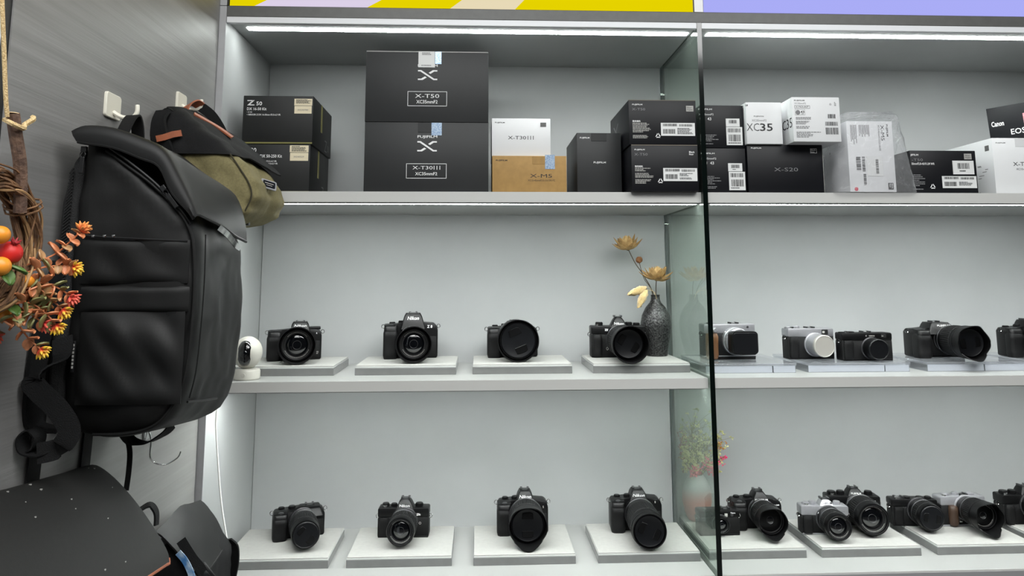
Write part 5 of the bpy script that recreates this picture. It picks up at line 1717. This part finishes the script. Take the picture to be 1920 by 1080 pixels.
def grad_mat(name, c0, c1, z0, z1, radial=False):
    if name in MATS: return MATS[name]
    m = bpy.data.materials.new(name)
    m.use_nodes = True
    nt = m.node_tree
    bs = nt.nodes['Principled BSDF']
    tc = nt.nodes.new('ShaderNodeTexCoord')
    sx = nt.nodes.new('ShaderNodeSeparateXYZ')
    mr = nt.nodes.new('ShaderNodeMapRange')
    mr.inputs['From Min'].default_value = z0
    mr.inputs['From Max'].default_value = z1
    rp = nt.nodes.new('ShaderNodeValToRGB')
    if radial:
        vl = nt.nodes.new('ShaderNodeVectorMath')
        vl.operation = 'LENGTH'
        nt.links.new(tc.outputs['Object'], vl.inputs[0])
        nt.links.new(vl.outputs['Value'], mr.inputs['Value'])
    else:
        nt.links.new(tc.outputs['Object'], sx.inputs[0])
        nt.links.new(sx.outputs['Z'], mr.inputs['Value'])
    nt.links.new(mr.outputs[0], rp.inputs[0])
    nt.links.new(rp.outputs[0], bs.inputs['Base Color'])
    rp.color_ramp.elements[0].color = (*lin(c0), 1)
    rp.color_ramp.elements[1].color = (*lin(c1), 1)
    bs.inputs['Roughness'].default_value = .5
    MATS[name] = m
    return m


M_BLO = [grad_mat('blossom_red_yellow', (206, 64, 44), (240, 200, 60), .0045, .0085, True), grad_mat('blossom_orange', (214, 96, 60), (238, 160, 84), .003, .010, True), grad_mat('blossom_crimson', (190, 46, 52), (222, 104, 78), .003, .010, True)]


def blossom_mesh(m, seed, n=22, L=.0105):
    g = random.Random(seed)
    bm = NB()
    for k_ in range(n):
        el = R(15 + 75 * (k_ / n) ** .8)
        a = k_ * 2.39996
        d_ = Vector((math.cos(a) * math.cos(el), math.sin(a) * math.cos(el), math.sin(el)))
        l_ = L * g.uniform(.75, 1.05)
        s_ = d_.orthogonal().normalized()
        tube(bm, [d_ * l_ * t for t in (0, .35, .7, 1)], [.0009, .0017, .0015, .0003], 6)
    bmesh.ops.recalc_face_normals(bm, faces=bm.faces)
    me = bpy.data.meshes.new('blossom')
    bm.to_mesh(me)
    bm.free()
    me.materials.append(m)
    smooth(me, 60)
    return me


BLO = [blossom_mesh(M_BLO[i], i + 1) for i in range(3)]
M_LEAF = [mat('succulent_leaf_%d' % i, c, .5, var=.18, vscale=150) for i, c in enumerate(((196, 122, 80), (168, 128, 86), (128, 128, 82), (206, 134, 92)))]


def leaf_mesh(m):
    grid = []
    for i in range(7):
        t = i / 6
        w = .0105 * math.sin(PI * (t * .9 + .07)) ** .6
        grid.append([((j - 2) / 2 * w / 2, .0125 * t, .0022 * ((j - 2) / 2) ** 2 - .003 * t * t) for j in range(5)])
    bm = sheet(NB(), grid, .0016)
    bmesh.ops.recalc_face_normals(bm, faces=bm.faces)
    me = bpy.data.meshes.new('leaf')
    bm.to_mesh(me)
    bm.free()
    me.materials.append(m)
    smooth(me, 60)
    return me


LEAF = [leaf_mesh(m) for m in M_LEAF]
OW = ORG[wr.name]
tips = [((.036, -.745, .012), (.064, -.73, .026), (.078, -.722, .042), (.090, -.72, .056), 1),
        ((.040, -.745, .004), (.058, -.735, .012), (.074, -.722, .014), (.084, -.72, .012), 0),
        ((.040, -.745, -.006), (.056, -.735, -.006), (.072, -.722, -.014), (.083, -.72, -.023), 2),
        ((.040, -.75, -.014), (.052, -.735, -.012), (.064, -.725, -.026), (.075, -.72, -.038), 0),
        ((.034, -.75, -.030), (.046, -.735, -.030), (.058, -.725, -.042), (.069, -.72, -.056), 0),
        ((.026, -.755, -.026), (.036, -.735, -.036), (.045, -.725, -.046), (.055, -.72, -.054), 2),
        ((.024, -.755, -.036), (.030, -.735, -.050), (.040, -.725, -.070), (.053, -.72, -.084), 0),
        ((.014, -.775, -.032), (.012, -.755, -.046), (.008, -.745, -.058), (.010, -.740, -.066), 2),
        ((.030, -.75, -.020), (.040, -.728, -.022), (.048, -.722, -.022), (.050, -.715, -.030), 1)]
g = random.Random(9)
for i, (p0, p1, p2, p3, b_) in enumerate(tips):
    path = cr([p0, p1, p2, p3], 6)
    part('sprig_stem', tube(NB(), path, .0010, 6), M_LEAF[0], wr, world=wr)
    d_ = (path[-1] - path[-3]).normalized()
    q = d_.to_track_quat('Z', 'Y').to_euler()
    inst('blossom', BLO[b_], wr, path[-1] - OW, q, (1.25,) * 3)
    for k_ in range(4, len(path) - 1, 3):
        for s in (-1, 1):
            t = (path[k_ + 1] - path[k_ - 1]).normalized()
            sd = t.cross(Vector((0, -1, 0))).normalized() * s + t * .35 + Vector((0, -1, 0)) * g.uniform(-.5, .9)
            sz = g.uniform(.85, 1.3) * (1 if k_ < 14 else .8)
            inst('leaf', LEAF[g.randrange(4)], wr, path[k_] - OW, sd.to_track_quat('Y', 'Z').to_euler(), (sz,) * 3)
for k_ in range(26):
    p = Vector((g.uniform(.018, .052), g.uniform(-.775, -.730), g.uniform(-.052, .004)))
    dd = Vector((g.gauss(.4, 1), g.gauss(-.6, .6), g.gauss(-.3, .8))).normalized()
    inst('leaf', LEAF[g.randrange(4)], wr, p - OW, dd.to_track_quat('Y', 'Z').to_euler(), (g.uniform(.8, 1.15),) * 3)
M_FRU = grad_mat('apple_red', (222, 176, 50), (204, 34, 30), -.014, -.002)


def fruit(p, r_, m, crown=True):
    bm = NB()
    bmesh.ops.create_uvsphere(bm, u_segments=20, v_segments=14, radius=r_)
    f = part('fruit', bm, m, wr, sm=60)
    f.location = Vector(p) - OW
    f.rotation_euler = (R(20), R(35), 0)
    if crown:
        bm = NB()
        for k2 in range(6):
            a = k2 * PI / 3
            tube(bm, [(0, 0, r_ * .9), (.003 * math.cos(a), .003 * math.sin(a), r_ * 1.2), (.0055 * math.cos(a), .0055 * math.sin(a), r_ * 1.45)], [.0018, .0016, .0004], 5)
        part('fruit_crown', bm, mat('fruit_crown_red', (150, 34, 40), .6), f)


fruit((.050, -.789, .027), .0130, M_FRU)
M_OR = mat('orange_fruit', (226, 142, 40), .4, var=.1, vscale=80)
fruit((.050, -.808, .046), .0100, M_OR, False)
fruit((.052, -.806, .012), .0105, M_OR, False)
fruit((.044, -.742, -.004), .0080, M_OR, False)
fruit((.030, -.752, -.042), .0080, M_OR, False)
M_GL = mat('green_leaf', (74, 104, 44), .5, var=.2, vscale=90)
GLF = leaf_mesh(M_GL)
for p, dd in (((.05, -.792, .012), (.8, .2, -.2)), ((.05, -.795, .008), (.6, -.4, -.6)), ((.036, -.76, -.032), (.7, -.4, -.3)), ((.030, -.77, -.038), (.5, -.8, .3))):
    inst('leaf', GLF, wr, Vector(p) - OW, Vector(dd).to_track_quat('Y', 'Z').to_euler(), (1.3, 1.7, 1.3))
